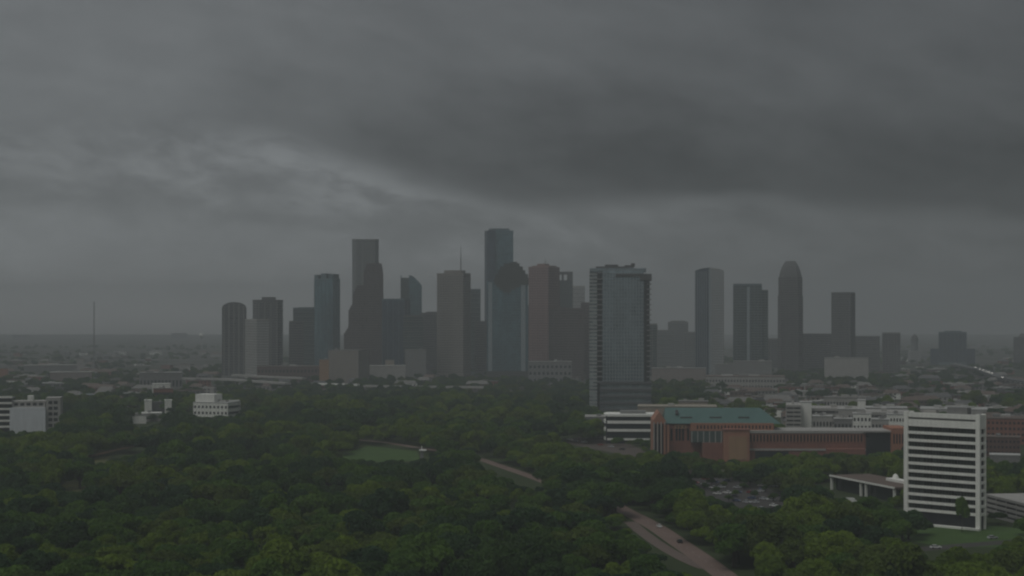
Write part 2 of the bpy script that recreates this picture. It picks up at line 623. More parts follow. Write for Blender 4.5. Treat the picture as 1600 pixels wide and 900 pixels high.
BLUEST = plain('blue_steel', (0.09, 0.125, 0.145), 0.45, 0.2)
BLUESTL = plain('pale_blue_steel', (0.24, 0.28, 0.30), 0.4, 0.2)

# --- left end of the skyline
def arched_tower(name, label, x0, x1, yshould, ytop, Y, m, rib_m, side=None, xm=None):
    """Tower with a barrel-vaulted top and pale vertical ribs."""
    loc, rz, w, d = frame(x0, x1, Y, side, xm)
    d = max(d, w * 0.7)
    t = thing(name, label, 'skyscraper', loc, rz)
    hs, ht = Z(yshould, Y), Z(ytop, Y)
    prof = [(-w / 2, 0), (w / 2, 0), (w / 2, hs)]
    for i in range(1, 12):
        a = math.pi * i / 12
        prof.append((w / 2 * math.cos(a), hs + (ht - hs) * math.sin(a) ** 0.8))
    prof.append((-w / 2, hs))
    MB().xprism(prof, 0, d).build('tower_body', m, t)
    for k in range(5):
        x = -w / 2 + w * (0.06 + 0.2 * k)
        top = hs + (ht - hs) * math.sqrt(max(0, 1 - (2 * (x + w * 0.02) / w) ** 2)) - 2.0
        MB().box(x, x + w * 0.05, -0.6, -0.02, 0, top).build('facade_rib', rib_m, t)
    MB().box(-w * 0.52, w * 0.52, -0.9, d, 0, 7).build('podium', GREY, t)
    return t


arched_tower('arched_top_tower', 'grey tower with rounded top and pale vertical ribs, at the left end of the skyline', 347, 385, 483, 472, 2500, f_greyd, GREY)
tower('office_tower', 'short pale slab wedged between the round-topped tower and the shouldered tower', 380, 420, 500, 2440, f_pale, 'l', 401, trim=PALE, dmin=18)
t, w, d, h = tower('shouldered_tower', 'dark grey tower with chamfered shoulders and a small roof block', 395, 442, 470, 2620, f_greyd, chamfer=0.16, trim=DARKC, pent=[(409, 431, 464)])
for k in range(4):
    x = -w * 0.30 + k * w * 0.2
    MB().box(x - 0.7, x + 0.7, -0.7, -0.02, 6, h - 4).build('facade_rib', GREY, t)
tower('office_tower', 'low dark tower in front of the pale grey-green block', 452, 474, 503, 2520, f_greyd, trim=DARKC, dmin=20)
tower('office_tower', 'pale grey-green block left of the notched blue tower', 458, 499, 482, 2780, f_green, trim=BLUEST, pent=[(466, 495, 480)], style='ledges', bay=7.8)
t, w, d, h = tower('notched_tower', 'slim blue-grey tower with a notched crenellated crown', 491, 531, 436, 2720, f_blue, 'r', 520, trim=BLUEST, bay=7)
for (a, b, yt) in [(-0.5, -0.30, 429), (-0.14, 0.12, 427), (0.28, 0.5, 428)]:
    MB().box(w * a, w * b, 0.3, d * 0.9, h + 0.1, Z(yt, 2720)).build('crown_block', BLUEST, t)
# tallest of the left group
t, w, d, h = tower('tall_grey_tower', 'very tall plain grey tower rising behind the dark stepped tower', 550, 592, 375, 2900, f_grey, chamfer=0.13, trim=GREY, pent=[(556, 588, 374)])
for k in range(7):
    x = -w * 0.33 + k * w * 0.11
    MB().box(x - 0.6, x + 0.6, -0.5, -0.02, 6, h - 3).build('facade_rib', GREY, t)


def stepped_tower():
    """Gothic granite tower of three stepped gabled slabs going down to the left."""
    Y = 2640
    loc = (W(569, Y), Y, 0)
    t = thing('stepped_gable_tower', 'dark reddish granite tower stepping down to the left in gabled tiers', 'skyscraper', loc, -math.atan((569 - 800) / F))
    k = Y / F

    def slab(xa, xb, ytop, y0, y1, steps):
        mb = MB()
        a, b = (xa - 569) * k, (xb - 569) * k
        zt = Z(ytop, Y)
        n = steps
        sh = 3.6
        for i in range(n):        # crow-step gable, each step a little narrower
            f = 0.035 * i
            z0 = 0 if i == 0 else zt - (n - i) * sh
            mb.box(a + (b - a) * f, b - (b - a) * f * 0.5, y0 + i * 0.3, y1 - i * 0.3, z0, zt - (n - 1 - i) * sh)
        return mb

    slab(568, 599, 411, 20, 56, 5).build('upper_slab', f_brown, t)
    slab(551, 599.3, 445, 13, 54, 5).build('middle_slab', f_brown, t)
    slab(544.5, 599.6, 470, 6, 50, 5).build('middle_slab', f_brown, t)
    slab(537.5, 600, 503, 0, 48, 6).build('lower_slab', f_brown, t)
    mb = MB()
    for i in range(11):
        x = (545 - 569 + i * 5.2) * k
        mb.box(x, x + 0.9, -0.6, -0.02, 0, Z(530, Y))
    mb.build('facade_fins', REDGR, t, 'stuff')
    MB().box((536 - 569) * k, (601 - 569) * k, -1.2, 50, 0, 9).build('podium', REDGR, t)
    for xx in (573, 583, 592):
        MB().cyl((xx - 569) * k, 30, Z(411, Y), Z(408, Y), 1.4, 0.1, 6).build('finial', REDGR, t)


stepped_tower()
tower('dark_glass_block', 'broad dark blue glass block right of the stepped granite tower', 597, 641, 468, 2600, f_blued, 'r', 632, trim=BLUEST, bay=9)


def quarter_round_tower():
    Y = 2860
    c = 642.5
    t = thing('curved_crown_tower', 'blue glass tower whose crown curves down on its right side', 'skyscraper', (W(c, Y), Y, 0), -math.atan((c - 800) / F))
    k = Y / F
    a, b = (626 - c) * k, (659 - c) * k
    prof = [(a + 13 * k, 0), (b, 0), (b, Z(446, Y))]
    for i in range(1, 9):
        q = i / 8
        prof.append((b - (b - a - 13 * k) * q, Z(446 - 16 * math.sin(q * math.pi / 2), Y)))
    MB().xprism(prof, 0, 32).build('curved_slab', f_blue, t)
    MB().box(a, a + 13 * k - 0.05, 1.0, 30, 0, Z(434, Y)).build('flat_slab', f_green, t)
    MB().box(a, a + 1.6, 1.0, 29, Z(434, Y), Z(430, Y)).build('roof_fin', BLUEST, t)
    mb = MB()
    for i in range(6):
        x = a + 14 * k + i * 3.6 * k
        mb.box(x, x + 0.7, -0.5, -0.02, 0, Z(450, Y))
    mb.build('facade_fins', BLUEST, t, 'stuff')


quarter_round_tower()
tower('office_tower', 'greenish low tower under the curved-crown tower', 630, 661, 494, 2560, f_green, trim=DARKC, dmin=22, style='ledges', bay=7.8)
tower('office_tower', 'dark grey tower at the left flank of the antenna tower', 657, 686, 490, 2720, f_greyd, trim=DARKC, pent=[(666, 684, 487)])
# slab with antenna
t, w, d, h = tower('antenna_tower', 'broad brownish tower with a thin antenna mast on its roof', 683, 735, 428, 2600, f_shell, 'r', 724, trim=plain('travertine', (0.21, 0.19, 0.17), 0.8), bay=4.2,
                   pent=[(694, 728, 422)])
mb = MB().cyl(w * 0.27, d * 0.5, Z(422, 2600), Z(400, 2600), 1.1, 0.8, 6).cyl(w * 0.27, d * 0.5, Z(400, 2600), Z(383, 2600), 0.7, 0.3, 6)
mb.build('antenna', STEEL, t)
tower('office_tower', 'greenish grey tower just right of the antenna tower', 728, 751, 453, 2760, f_green, trim=BLUEST, dmin=22, style='ledges', bay=7.8)
tower('office_tower', 'lower dark tower left of the tallest glass tower', 742, 760, 503, 2680, f_greyd, trim=DARKC, dmin=22)

# tallest glass tower: two offset quarter cylinders simplified to facets
def tallest():
    Y = 2800
    c = 779.5
    t = thing('tallest_glass_tower', 'tallest tower, blue-green glass, standing behind the temple-topped tower', 'skyscraper', (W(c, Y), Y, 0), -math.atan((c - 800) / F))
    k = Y / F
    x = lambda p: (p - c) * k
    h = Z(360, Y)
    MB().prism([(x(757), 14), (x(761), 3), (x(774), 0), (x(774), 50), (x(757), 50)], 0, h).build('left_curve', f_blued, t)
    MB().prism([(x(774) + 0.05, 5), (x(802), 3), (x(802), 46), (x(774) + 0.05, 46)], 0, h).build('right_slab', f_blue, t)
    MB().box(x(764), x(796), 10, 42, h, Z(356.5, Y)).build('penthouse', BLUEST, t)
    mb = MB()
    for i in range(9):
        p = x(775.5 + i * 3.1)
        mb.box(p, p + 0.5, 4.0, 5.2, 0, h - 2)
    mb.build('facade_fins', BLUEST, t, 'stuff')
    mb = MB()
    z = 30
    while z < h:
        mb.box(x(774.5), x(802.3), 2.4, 3.4, z, z + 0.7)
        z += 11.7
    mb.build('floor_ledges', BLUEST, t, 'stuff')


tallest()


def temple_tower():
    Y = 2440
    c = 793
    t = thing('temple_crown_tower', 'blue glass tower under a dark stepped granite crown like a temple', 'skyscraper', (W(c, Y), Y, 0), -math.atan((c - 800) / F))
    k = Y / F
    x = lambda p: (p - c) * k
    z = lambda r: Z(r, Y)
    MB().box(x(761), x(825), 0, 46, 0, z(440)).build('tower_body', f_blue, t)
    for a, b in ((763, 769), (814, 821)):
        MB().box(x(a), x(b), -0.8, -0.02, 8, z(441)).build('corner_pier', BLUESTL, t)
    # crown: tiers of granite, stepping in on both sides
    tiers = [(772, 826, 445, 434), (774, 825, 434, 428), (778, 821, 428, 422), (781, 817, 422, 416), (787, 812, 416, 411), (797, 808, 411, 408.5)]
    for i, (a, b, r0, r1) in enumerate(tiers):
        MB().box(x(a), x(b), 1.0 + i * 2.6 if i else -1.2, 44 - i * 2.6, z(r0), z(r1) - 0.02).build('crown_tier', DGRANITE, t)
    # the inverted steps that hang below the crown
    for a, b, r0, r1 in [(776, 812, 449, 445), (781, 805, 453, 449), (786, 799, 457, 453)]:
        MB().box(x(a), x(b), -1.1, -0.03, z(r0), z(r1) - 0.02).build('crown_apron', DGRANITE, t)
    mb = MB()
    for i in range(14):
        p = x(771.5 + i * 3.0)
        mb.box(p, p + 0.4, -0.4, -0.02, 8, z(458))
    mb.build('facade_fins', BLUEST, t, 'stuff')
    MB().box(x(760), x(826), -2.4, 48, 0, 16).build('podium', DGRANITE, t)


temple_tower()
tower('office_tower', 'thin dark blue tower squeezed right of the temple-topped tower', 820, 830, 478, 2600, f_blued, trim=BLUEST, dmin=18)
t, w, d, h = tower('pink_granite_tower', 'tall pinkish granite tower with a short roof mast', 826, 874, 418, 2560, f_pink, 'r', 857, trim=PINKGR, bay=4.5, pent=[(829, 873, 414.5)])
MB().box(-w * 0.22, w * 0.2, d * 0.25, d * 0.6, Z(414.5, 2560), Z(411.5, 2560)).build('penthouse', PINKGR, t)
MB().cyl(w * 0.18, d * 0.3, Z(411.5, 2560), Z(402, 2560), 0.6, 0.35, 6).build('antenna', STEEL, t)


def window_tower():
    Y = 2720
    c = 881
    t = thing('open_frame_tower', 'dark tower whose top frames two square holes open to the sky', 'skyscraper', (W(c, Y), Y, 0), -math.atan((c - 800) / F))
    k = Y / F
    x = lambda p: (p - c) * k
    z = lambda r: Z(r, Y)
    MB().box(x(866), x(895), 0, 34, 0, z(438)).build('tower_body', f_green, t)
    for a, b in ((866, 871.5), (877.5, 881), (886, 895)):
        MB().box(x(a), x(b), 0.2, 8, z(438), z(429) - 0.01).build('crown_post', DARKC, t)
    MB().box(x(866), x(895), 0, 8.2, z(429), z(424.5)).build('crown_beam', DARKC, t)
    mb = MB()
    for i in range(7):
        p = x(867 + i * 4.4)
        mb.box(p, p + 0.7, -0.5, -0.02, 0, z(440))
    mb.build('facade_fins', DARKC, t, 'stuff')


window_tower()
tower('office_tower', 'pale hazy tower left of the balcony tower', 893, 914, 448, 3050, f_pale, trim=PALE, dmin=24, style='ledges', bay=7.8)
tower('brown_block', 'dark reddish brown block below the open-framed tower', 857, 912, 483, 2480, f_brown, trim=REDGR, pent=[(866, 886, 480)], bay=8)
tower('office_tower', 'narrow dark brown tower touching the left side of the balcony tower', 908, 923, 474, 2560, f_brown, trim=REDGR, dmin=22)

# --- right half of the skyline
tower('office_tower', 'small grey tower right beside the balcony tower', 1012, 1027, 507, 2460, f_green, trim=GREY, dmin=20)
tower('office_tower', 'wide hazy low block between the balcony tower and the arched tower', 1022, 1052, 517, 2900, f_grey, trim=GREY, style='ledges', bay=7.8)
tower('office_tower', 'hazy grey tower with roof block between the balcony tower and the arched tower', 1044, 1075, 504, 3000, f_grey, trim=GREY, pent=[(1048, 1071, 501)])
tower('office_tower', 'low hazy block against the left side of the arched glass tower', 1068, 1090, 520, 2800, f_grey, trim=GREY)


def arch_top(name, label, x0, xs, x1, yc, ye, Y, ml, mr, strip_m):
    """Tower with a dark left face and a paler right face under a shallow arched top."""
    c = (x0 + x1) / 2
    t = thing(name, label, 'skyscraper', (W(c, Y), Y, 0), -math.atan((c - 800) / F))
    k = Y / F
    x = lambda p: (p - c) * k
    n = 8
    xs_ = [x0 + (x1 - x0) * i / n for i in range(n + 1)]
    zt = lambda p: Z(ye - (ye - yc) * (1 - ((p - c) / ((x1 - x0) / 2)) ** 2), Y)

    def part(a, b):
        prof = [(x(a), 0), (x(b), 0)]
        for i in range(7):
            p = b + (a - b) * i / 6
            prof.append((x(p), zt(p)))
        return prof
    MB().xprism(part(x0, xs), 4.0, 40).build('left_face', ml, t)
    MB().xprism(part(xs + 0.05, x1), 0, 40).build('right_face', mr, t)
    MB().box(x(xs - 1.6), x(xs + 1.6), -0.7, -0.02, 0, zt(xs) - 2).build('facade_rib', strip_m, t)
    mb = MB()
    for i in range(5):
        p = x(xs + 3 + i * (x1 - xs - 4) / 5)
        mb.box(p, p + 0.8, -0.5, -0.02, 0, zt(x1) - 1)
    for i in range(6):
        p = x(x0 + 0.5 + i * (xs - x0 - 3) / 6)
        mb.box(p, p + 0.8, 3.4, 3.98, 0, zt(x0) - 1)
    mb.build('facade_fins', strip_m, t, 'stuff')
    return t


arch_top('arched_glass_tower', 'tall glass tower with shallow arched top, half dark half pale, standing apart', 1086, 1109, 1131, 418, 423, 2500, f_blued, f_pale, BLUESTL)
t, w, d, h = tower('grey_glass_tower', 'grey-green glass tower with a step down at its right corner', 1146, 1190, 445, 2450, f_green, trim=BLUEST, bay=5.5)
MB().box(w / 2 + 0.05, w / 2 + 10 * 2450 / F, 4, 34, 0, Z(453, 2450)).build('lower_wing', f_green, t)
MB().box(-w * 0.02, w * 0.08, -0.9, -0.02, 6, h - 3).build('facade_rib', BLUESTL, t)
tower('office_tower', 'hazy low block left of the dark pointed tower', 1199, 1220, 530, 2900, f_greyd, trim=GREY)


def dome_tower():
    Y = 2700
    c = 1235
    t = thing('domed_tower', 'dark tower tapering to a rounded crown, tallest on the right of the skyline', 'skyscraper', (W(c, Y), Y, 0), -math.atan((c - 800) / F))
    k = Y / F
    a = 19.5 * k
    z = lambda r: Z(r, Y)

    def octa(s):
        q = a * s
        cc = q * 0.35
        m_ = a
        return [(-q + cc, m_ - q), (q - cc, m_ - q), (q, m_ - q + cc), (q, m_ + q - cc), (q - cc, m_ + q), (-q + cc, m_ + q), (-q, m_ + q - cc), (-q, m_ - q + cc)]
    MB().prism(octa(1), 0, z(462)).build('tower_body', f_slate, t)
    MB().prism(octa(0.955), z(462), z(433)).build('upper_body', f_slate, t)
    prev = 0.90
    rows = [(433, 428, 0.90, 0.86), (428, 422, 0.85, 0.78), (422, 416, 0.77, 0.66), (416, 411, 0.65, 0.52), (411, 407.5, 0.50, 0.40)]
    for r0, r1, s0, s1 in rows:
        MB().prism(octa(s0), z(r0), z(r1) - 0.02, octa(s1)).build('crown_tier', DARKC, t)
    mb = MB()
    for i in range(6):
        p = -a * 0.6 + i * a * 0.24
        mb.box(p - 0.4, p + 0.4, -0.6, -0.02, 0, z(463))
    mb.build('facade_fins', DARKC, t, 'stuff')


dome_tower()
tower('office_tower', 'broad dark block between the domed tower and the flat slab tower', 1250, 1299, 523, 2800, f_greyd, trim=DARKC, bay=9)
tower('flat_slab_tower', 'dark plain slab tower with flat roof, right of the domed tower', 1299, 1336, 458, 2700, f_greyd, 'r', 1329, trim=DARKC, bay=4.2)
tower('office_tower', 'hazy dark block joined to the right of the flat slab tower', 1332, 1374, 527, 2900, f_greyd, trim=DARKC, style='ledges', bay=7.8)
tower('office_tower', 'low dark tower standing alone right of the flat slab tower', 1379, 1406, 521, 2660, f_greyd, trim=GREY, bay=4.5)


def cupola():
    Y = 3400
    c = 1431
    t = thing('cupola_tower', 'thin hazy tower with a dark cupola, right end of the skyline', 'tower', (W(c, Y), Y, 0), 0)
    z = lambda r: Z(r, Y)
    MB().box(-11, 11, 0, 22, 0, z(548)).build('base_block', f_pale, t)
    MB().cyl(0, 11, z(548), z(533), 8, 7, 8).build('drum', f_grey, t)
    MB().cyl(0, 11, z(533), z(527), 8.5, 7, 8).cyl(0, 11, z(527), z(522), 7, 1.5, 8).build('cupola', DARKC, t)


cupola()
t, w, d, h = tower('winged_block', 'hazy blue-grey block with lower wings and a curved roof, far right', 1468, 1509, 520, 3300, f_blued, trim=BLUEST, pent=[(1476, 1502, 517)], bay=8)
for s in (-1, 1):
    a = s * w / 2 + (0.05 if s > 0 else -0.05)
    b = s * (w / 2 + 13 * 3300 / F)
    MB().box(min(a, b), max(a, b), 4, 34, 0, Z(545, 3300)).build('side_wing', f_blued, t)
t, w, d, h = tower('office_tower', 'hazy tower with a pointed roof at the right edge', 1585, 1612, 528, 3200, f_greyd, trim=DARKC)
MB().prism(rect(w, d, w * 0.2), h, Z(521, 3200), rect(w, d, w * 0.38)).build('pointed_roof', DARKC, t)
tower('office_tower', 'very faint far block left of the right-edge tower', 1546, 1568, 543, 5000, f_grey, trim=GREY, style='none')
tower('office_tower', 'faint low block between the cupola tower and the winged block', 1438, 1466, 556, 3600, f_grey, trim=GREY, style='none')

for x0_, x1_, yt_, Y_, lab_ in ((1512, 1530, 547, 5200, 'faint far block just right of the winged block'), (1526, 1545, 552, 5600, 'fainter low block between the winged block and the right edge'),
                           (1408, 1424, 545, 5000, 'faint far block left of the cupola tower'), (1566, 1586, 549, 5400, 'faint far block touching the right-edge tower'),
                           (268, 292, 521, 7000, 'faint far block on the horizon left of the water tower'), (20, 46, 524, 7200, 'faint long block on the horizon at the left edge')):
    tower('office_tower', lab_, x0_, x1_, yt_, Y_, f_grey, trim=GREY, style='none')

# ------------------------------------------------------------------ balcony tower in front of the skyline
def balcony_tower():
    Y = 1650
    c = 968.5
    t = thing('balcony_tower', 'large near glass apartment tower with stacked balconies and an overhanging dark roof', 'skyscraper', (W(c, Y), Y, 0), -math.atan((c - 800) / F))
    k = Y / F
    x = lambda p: (p - c) * k
    z = lambda r: Z(r, Y)
    gl = facade('facade_balcony_glass', (0.16, 0.185, 0.195), (0.25, 0.31, 0.335), 3.6, 2.4, 0.72, 0.86, 0.1, 0.7, 0.6, 0.22)
    MB().box(x(921), x(933), 2, 40, 0, z(424)).build('left_wing', facade('facade_left_wing', (0.29, 0.31, 0.31), (0.16, 0.19, 0.19), 3.6, 9.0, 0.5, 0.97, 0.2), t)
    MB().box(x(933) + 0.03, x(941) - 0.03, 6, 38, 0, z(426)).build('recessed_bay', GLASS, t)
    MB().box(x(941), x(1006), 0, 40, 0, z(424)).build('glass_front', gl, t)
    MB().box(x(1006) + 0.03, x(1015), 3, 38, 0, z(438)).build('right_bay', GLASS, t)
    MB().box(x(921.5), x(1009.5), 1.2, 39, z(424) + 0.01, z(419)).build('upper_storey', gl, t)
    MB().box(x(1000), x(1018), -1.5, 41, z(438), z(428)).build('roof_overhang', DARKC, t)
    MB().box(x(962), x(1000) - 0.03, -1.0, 0 - 0.02, z(432), z(428)).build('roof_edge', DARKC, t)
    MB().box(x(931), x(990), 6, 34, z(419) + 0.01, z(416)).build('penthouse', DARKC, t)
    MB().box(x(945), x(966), 8, 30, z(416) + 0.01, z(413)).build('roof_plant', DARKC, t)
    MB().box(x(976), x(992), 8, 30, z(416) + 0.01, z(414)).box(x(986), x(992), 8, 30, z(414), z(411)).build('roof_plant', DARKC, t)
    slab = MB().box(x(932.5), x(941.5), -1.2, 5.9, 0, 1.1).mesh('balcony', GREY)
    slab2 = MB().box(x(1010.5), x(1017.5), 0.6, 14, 0, 1.2).mesh('balcony', GREY)
    zz, i = 30.0, 0
    while zz < z(432):
        o = link('balcony', slab, t)
        o.location.z = zz
        if zz < z(440):
            o = link('balcony', slab2, t)
            o.location.z = zz
        zz += 5.2
    mb = MB()
    for i in range(14):
        p = x(943 + i * 4.6)
        mb.box(p, p + 0.55, -0.7, -0.02, 28, z(426))
    mb.build('window_mullions', BLUESTL, t, 'stuff')
    mb = MB()
    zz = 30
    while zz < z(426):
        mb.box(x(941.5), x(1005.5), -0.15, -0.02, zz, zz + 0.2)
        zz += 3.6
    mb.build('floor_edges', BLUEST, t, 'stuff')
    # garage podium with open decks
    MB().box(x(938), x(1017), -8, -1.6, 0, z(598)).build('podium_core', gl, t)
    for i in range(6):
        r = 652 - i * 10.5
        MB().box(x(937), x(1018), -9.2, -8.02, z(r), z(r) + 2.4).build('podium_band', plain('podium_band', (0.10, 0.105, 0.11), 0.6), t)


balcony_tower()

# ------------------------------------------------------------------ white slab office building, near right
def white_slab():
    FL = np.array((W(1412, 757), 757.0))
    FR = np.array((W(1531, 731), 731.0))
    v = FR - FL
    w = float(np.linalg.norm(v))
    rz = math.atan2(v[1], v[0])
    mid = (FL + FR) / 2
    b = np.array((-v[1], v[0])) / w
    s = (1541 - 800) / F
    d = float((s * FR[1] - FR[0]) / (b[0] - s * b[1]))
    t = thing('white_slab_building', 'white twelve-storey office slab with dark ribbon windows, near the right edge', 'office building', (mid[0], mid[1], 0), rz)
    top = Z(645, 744)
    a = w / 2
    pw = 2.1
    # core of glass, recessed behind the bands
    MB().box(-a + 0.9, a - 0.9, 1.1, d - 0.9, 0.2, top - 2.0).build('glass_core', GLASS, t)
    for sx in (-a, a - pw):
        MB().box(sx, sx + pw, 0, min(2.4, d * 0.2), 0, top).build('corner_pier', WHITE, t)
    for sx in (-a, a - pw):
        MB().box(sx, sx + pw, d - d * 0.12, d, 0, top).build('corner_pier', WHITE, t)
    z1 = Z(668, 744)
    # top band with slots
    MB().box(-a + pw + 0.02, a - pw - 0.02, 0.25, 2.0, z1, z1 + 3.2).box(-a + pw + 0.02, a - pw - 0.02, 0.25, 2.0, z1 + 4.2, top - 0.4).build('attic_band', WHITE, t)
    MB().box(-a + pw + 0.05, a - pw - 0.05, 1.0, 1.9, z1 + 3.2, z1 + 4.2).build('attic_slot', GREY, t)
    MB().box(-a + 0.4, a - 0.4, 0.5, d - 0.4, top - 1.9, top - 0.6).build('roof', ROOFG, t)
    MB().box(a - pw + 0.3, a - 0.12, min(2.4, d * 0.2) + 0.02, d - d * 0.12 - 0.02, z1, top - 0.3).build('side_attic', WHITE, t)
    pitch = (z1 - Z(802, 744)) / 11.0
    band = MB().box(-a + pw + 0.02, a - pw - 0.02, 0.3, 1.6, 0, 1.25).mesh('spandrel', WHITE)
    sband = MB().box(a - 1.4, a - 0.25, min(2.4, d * 0.2) + 0.02, d - d * 0.12 - 0.02, 0, 1.3).mesh('side_spandrel', WHITE)
    glassm = MB().box(-a + pw + 0.05, a - pw - 0.05, 0.95, 1.08, 0, pitch - 1.3).mesh('ribbon_window', facade('ribbon_glass', (0.05, 0.05, 0.05), (0.022, 0.026, 0.024), 99.0, 1.55, 1.0, 0.95, 0.12, 0.5, 0.0, 0.8))
    for i in range(1, 12):
        zz = z1 - i * pitch
        o = link('spandrel', band, t)
        o.location.z = zz
        o = link('side_spandrel', sband, t)
        o.location.z = zz
        o = link('ribbon_window', glassm, t)
        o.location.z = zz + 1.28
    mull = MB()
    k = 22
    for i in range(1, k):
        x = -a + pw + (2 * a - 2 * pw) * i / k
        mull.box(x - 0.06, x + 0.06, 0.8, 0.94, z1 - 11 * pitch, z1)
    mull.build('window_mullions', DARKC, t, 'stuff')
    # lobby and the podium ledge
    MB().box(-a + pw + 0.3, a - pw - 0.3, 0.9, 1.08, 0.6, z1 - 11 * pitch - 0.1).build('lobby_glass', plain('lobby_dark', (0.03, 0.03, 0.035), 0.2, 0.3), t)
    MB().box(-a * 0.8, a + 0.6, -2.2, -0.05, 0, 0.9).build('terrace_wall', WHITE, t)
    # roof plant rooms
    MB().box(a * 0.10, a * 0.62, d * 0.35, d * 0.95, top - 0.6, top + 2.6).build('plant_room', GREY, t)
    MB().box(-a * 0.55, -a * 0.2, d * 0.4, d * 0.8, top - 0.6, top + 0.9).build('plant_room', PALE, t)
    return t


white_slab()

# ------------------------------------------------------------------ brick and green-roofed civic building
def civic():
    Y = 1085.0
    c = 1130.0
    t = thing('green_roofed_building', 'long red brick civic building with a green metal hipped roof', 'public building', (W(c, Y), Y, 0), -math.radians(2))
    k = Y / F
    x = lambda p: (p - c) * k
    z = lambda r: Z(r, Y)
    # main hall
    MB().box(x(1041), x(1212), 8, 38, 0, z(664)).build('wall', BRICK, t)
    zr, ze = z(640), z(663)
    L, Rr = x(1038), x(1222)
    mb = MB()
    mb.v = [(L, 6.5, ze), (Rr, 6.5, ze), (Rr, 40, ze), (L, 40, ze), (L + 2, 23, zr), (Rr - 12, 23, zr)]
    mb.f = [(0, 1, 5, 4), (2, 3, 4, 5), (1, 2, 5), (3, 0, 4), (3, 2, 1, 0)]
    roof = mb.build('roof', COPPER, t)
    seams = MB()
    for i in range(36):
        xx = L + 2 + i * (Rr - L - 16) / 36
        seams.quad((xx, 6.5, ze + 0.05), (xx + 0.25, 6.5, ze + 0.05), (xx + 0.25, 22.9, zr + 0.06), (xx, 22.9, zr + 0.06))
    seams.build('standing_seams', COPPER, roof, 'stuff')
    for p0, p1 in ((1065, 1084), (1111, 1130), (1156, 1174)):
        mb = MB()
        y0, y1 = 12.0, 15.0
        zs = lambda y: ze + (zr - ze) * (y - 6.5) / 16.5
        mb.box(x(p0), x(p1), y0, y1, zs(y0) - 0.3, zs(y0) + 1.1)
        d_ = mb.build('dormer', COPPER, t)
        MB().box(x(p0) + 0.3, x(p1) - 0.3, y0 - 0.08, y0 - 0.01, zs(y0) + 0.1, zs(y0) + 0.9).build('dormer_vent', DARKC, d_)
    MB().box(x(1058), x(1062), 14, 17, zr - 4, zr - 1.2).build('chimney', DARKC, t)
    # gabled pink end pavilion with columns
    g0, g1 = x(1021), x(1041) - 0.05
    gm = (g0 + g1) / 2
    MB().xprism([(g0, 0), (g1, 0), (g1, z(658)), (gm, z(644)), (g0, z(658))], 3, 36).build('gable_pavilion', BRICKL, t)
    for i in range(4):
        xx = g0 + 0.6 + i * (g1 - g0 - 1.2) / 3
        MB().cyl(xx, 2.4, 0, z(660), 0.45, 0.4, 8).build('column', PALE, t)
    for i in range(3):
        xx = g0 + 1.2 + i * (g1 - g0 - 1.2) / 3
        MB().box(xx, xx + 1.2, 2.9, 2.98, 4, z(663)).build('window', GLASS, t)
    # two pylons beside the pavilion
    for p in (1037, 1042.5):
        MB().box(x(p), x(p) + 1.3, -1.5, 0.0, 0, z(664)).build('pylon', BRICKL, t)
    # left window bays of the hall
    for i, p in enumerate((1049, 1057, 1062, 1067, 1075)):
        MB().box(x(p), x(p) + 1.4, 7.85, 7.97, z(690), z(671)).build('window', GLASS, t)
    MB().box(x(1055), x(1074), 7.3, 7.8, z(671), z(664.5)).build('upper_panel', TAN, t)
    for p in (1058, 1063, 1069):
        MB().box(x(p), x(p) + 1.0, 7.2, 7.28, z(669.5), z(667)).build('window', GLASS, t)
    # attic strip of small windows under the eaves
    MB().box(x(1080), x(1210), 5.9, 7.9, z(674), z(662)).build('attic_wall', BRICKL, t)
    for i in range(22):
        p = 1090 + i * 5.4
        MB().box(x(p), x(p) + 1.0, 5.78, 5.88, z(671), z(665.5)).build('window', GLASS, t)
    # glazed recess with mullions and brick base
    MB().box(x(1080), x(1130), 3.0, 7.8, z(692), z(674) - 0.02).build('glass_gallery', GLASSG, t)
    for i in range(6):
        p = 1081 + i * 9.2
        MB().box(x(p), x(p) + 0.6, 2.6, 2.98, z(692), z(674.5)).build('gallery_post', PALE, t)
    MB().box(x(1098), x(1130), 1.5, 7.8, 0, z(692) - 0.02).build('brick_base', BRICK, t)
    # projecting block with framed tan panel
    MB().box(x(1130) + 0.03, x(1170), -4, 7.8, 0, z(672)).build('projecting_block', BRICKL, t)
    MB().box(x(1138), x(1166), -4.35, -4.02, 1.5, z(681)).build('stone_panel', TAN, t)
    MB().box(x(1129), x(1171), -4.5, 8, z(672) + 0.01, z(670)).build('block_cornice', BRICK, t)
    # long wing to the right
    x0, x1 = x(1170) + 0.05, x(1352)
    MB().box(x0, x1, 2, 34, 0, z(677)).build('wing_wall', BRICK, t)
    MB().box(x0, x1 + 0.3, 1.4, 34.2, z(677) + 0.01, z(673)).build('wing_cornice', PALE, t)
    MB().box(x0, x1, 1.5, 1.97, z(704), z(701)).build('wing_band', PALE, t)
    wm = MB().box(0, 1.0, 1.86, 1.97, z(690), z(680)).mesh('window', GLASS)
    pm = MB().box(0, 0.55, 1.55, 1.97, z(691), z(678)).mesh('pilaster', BRICKL)
    for i in range(34):
        xx = x0 + 1.0 + i * (x1 - x0 - 2) / 34
        o = link('window', wm, t)
        o.location.x = xx
        o = link('pilaster', pm, t)
        o.location.x = xx + 1.15
    MB().box(x(1180), x(1232), 1.2, 1.9, 1.0, z(705)).build('entrance_glass', GLASS, t)
    MB().box(x(1290), x(1348), -6, 1.3, 0, z(700)).build('lower_annexe', BRICK, t)
    # glass link and bright brick end pavilion
    MB().box(x(1352) + 0.05, x(1390), 1.0, 30, 0, z(675)).build('glass_link', GLASS, t)
    MB().box(x(1347), x(1391), -0.6, 31, z(675) + 0.01, z(672.5)).build('link_roof', PALE, t)
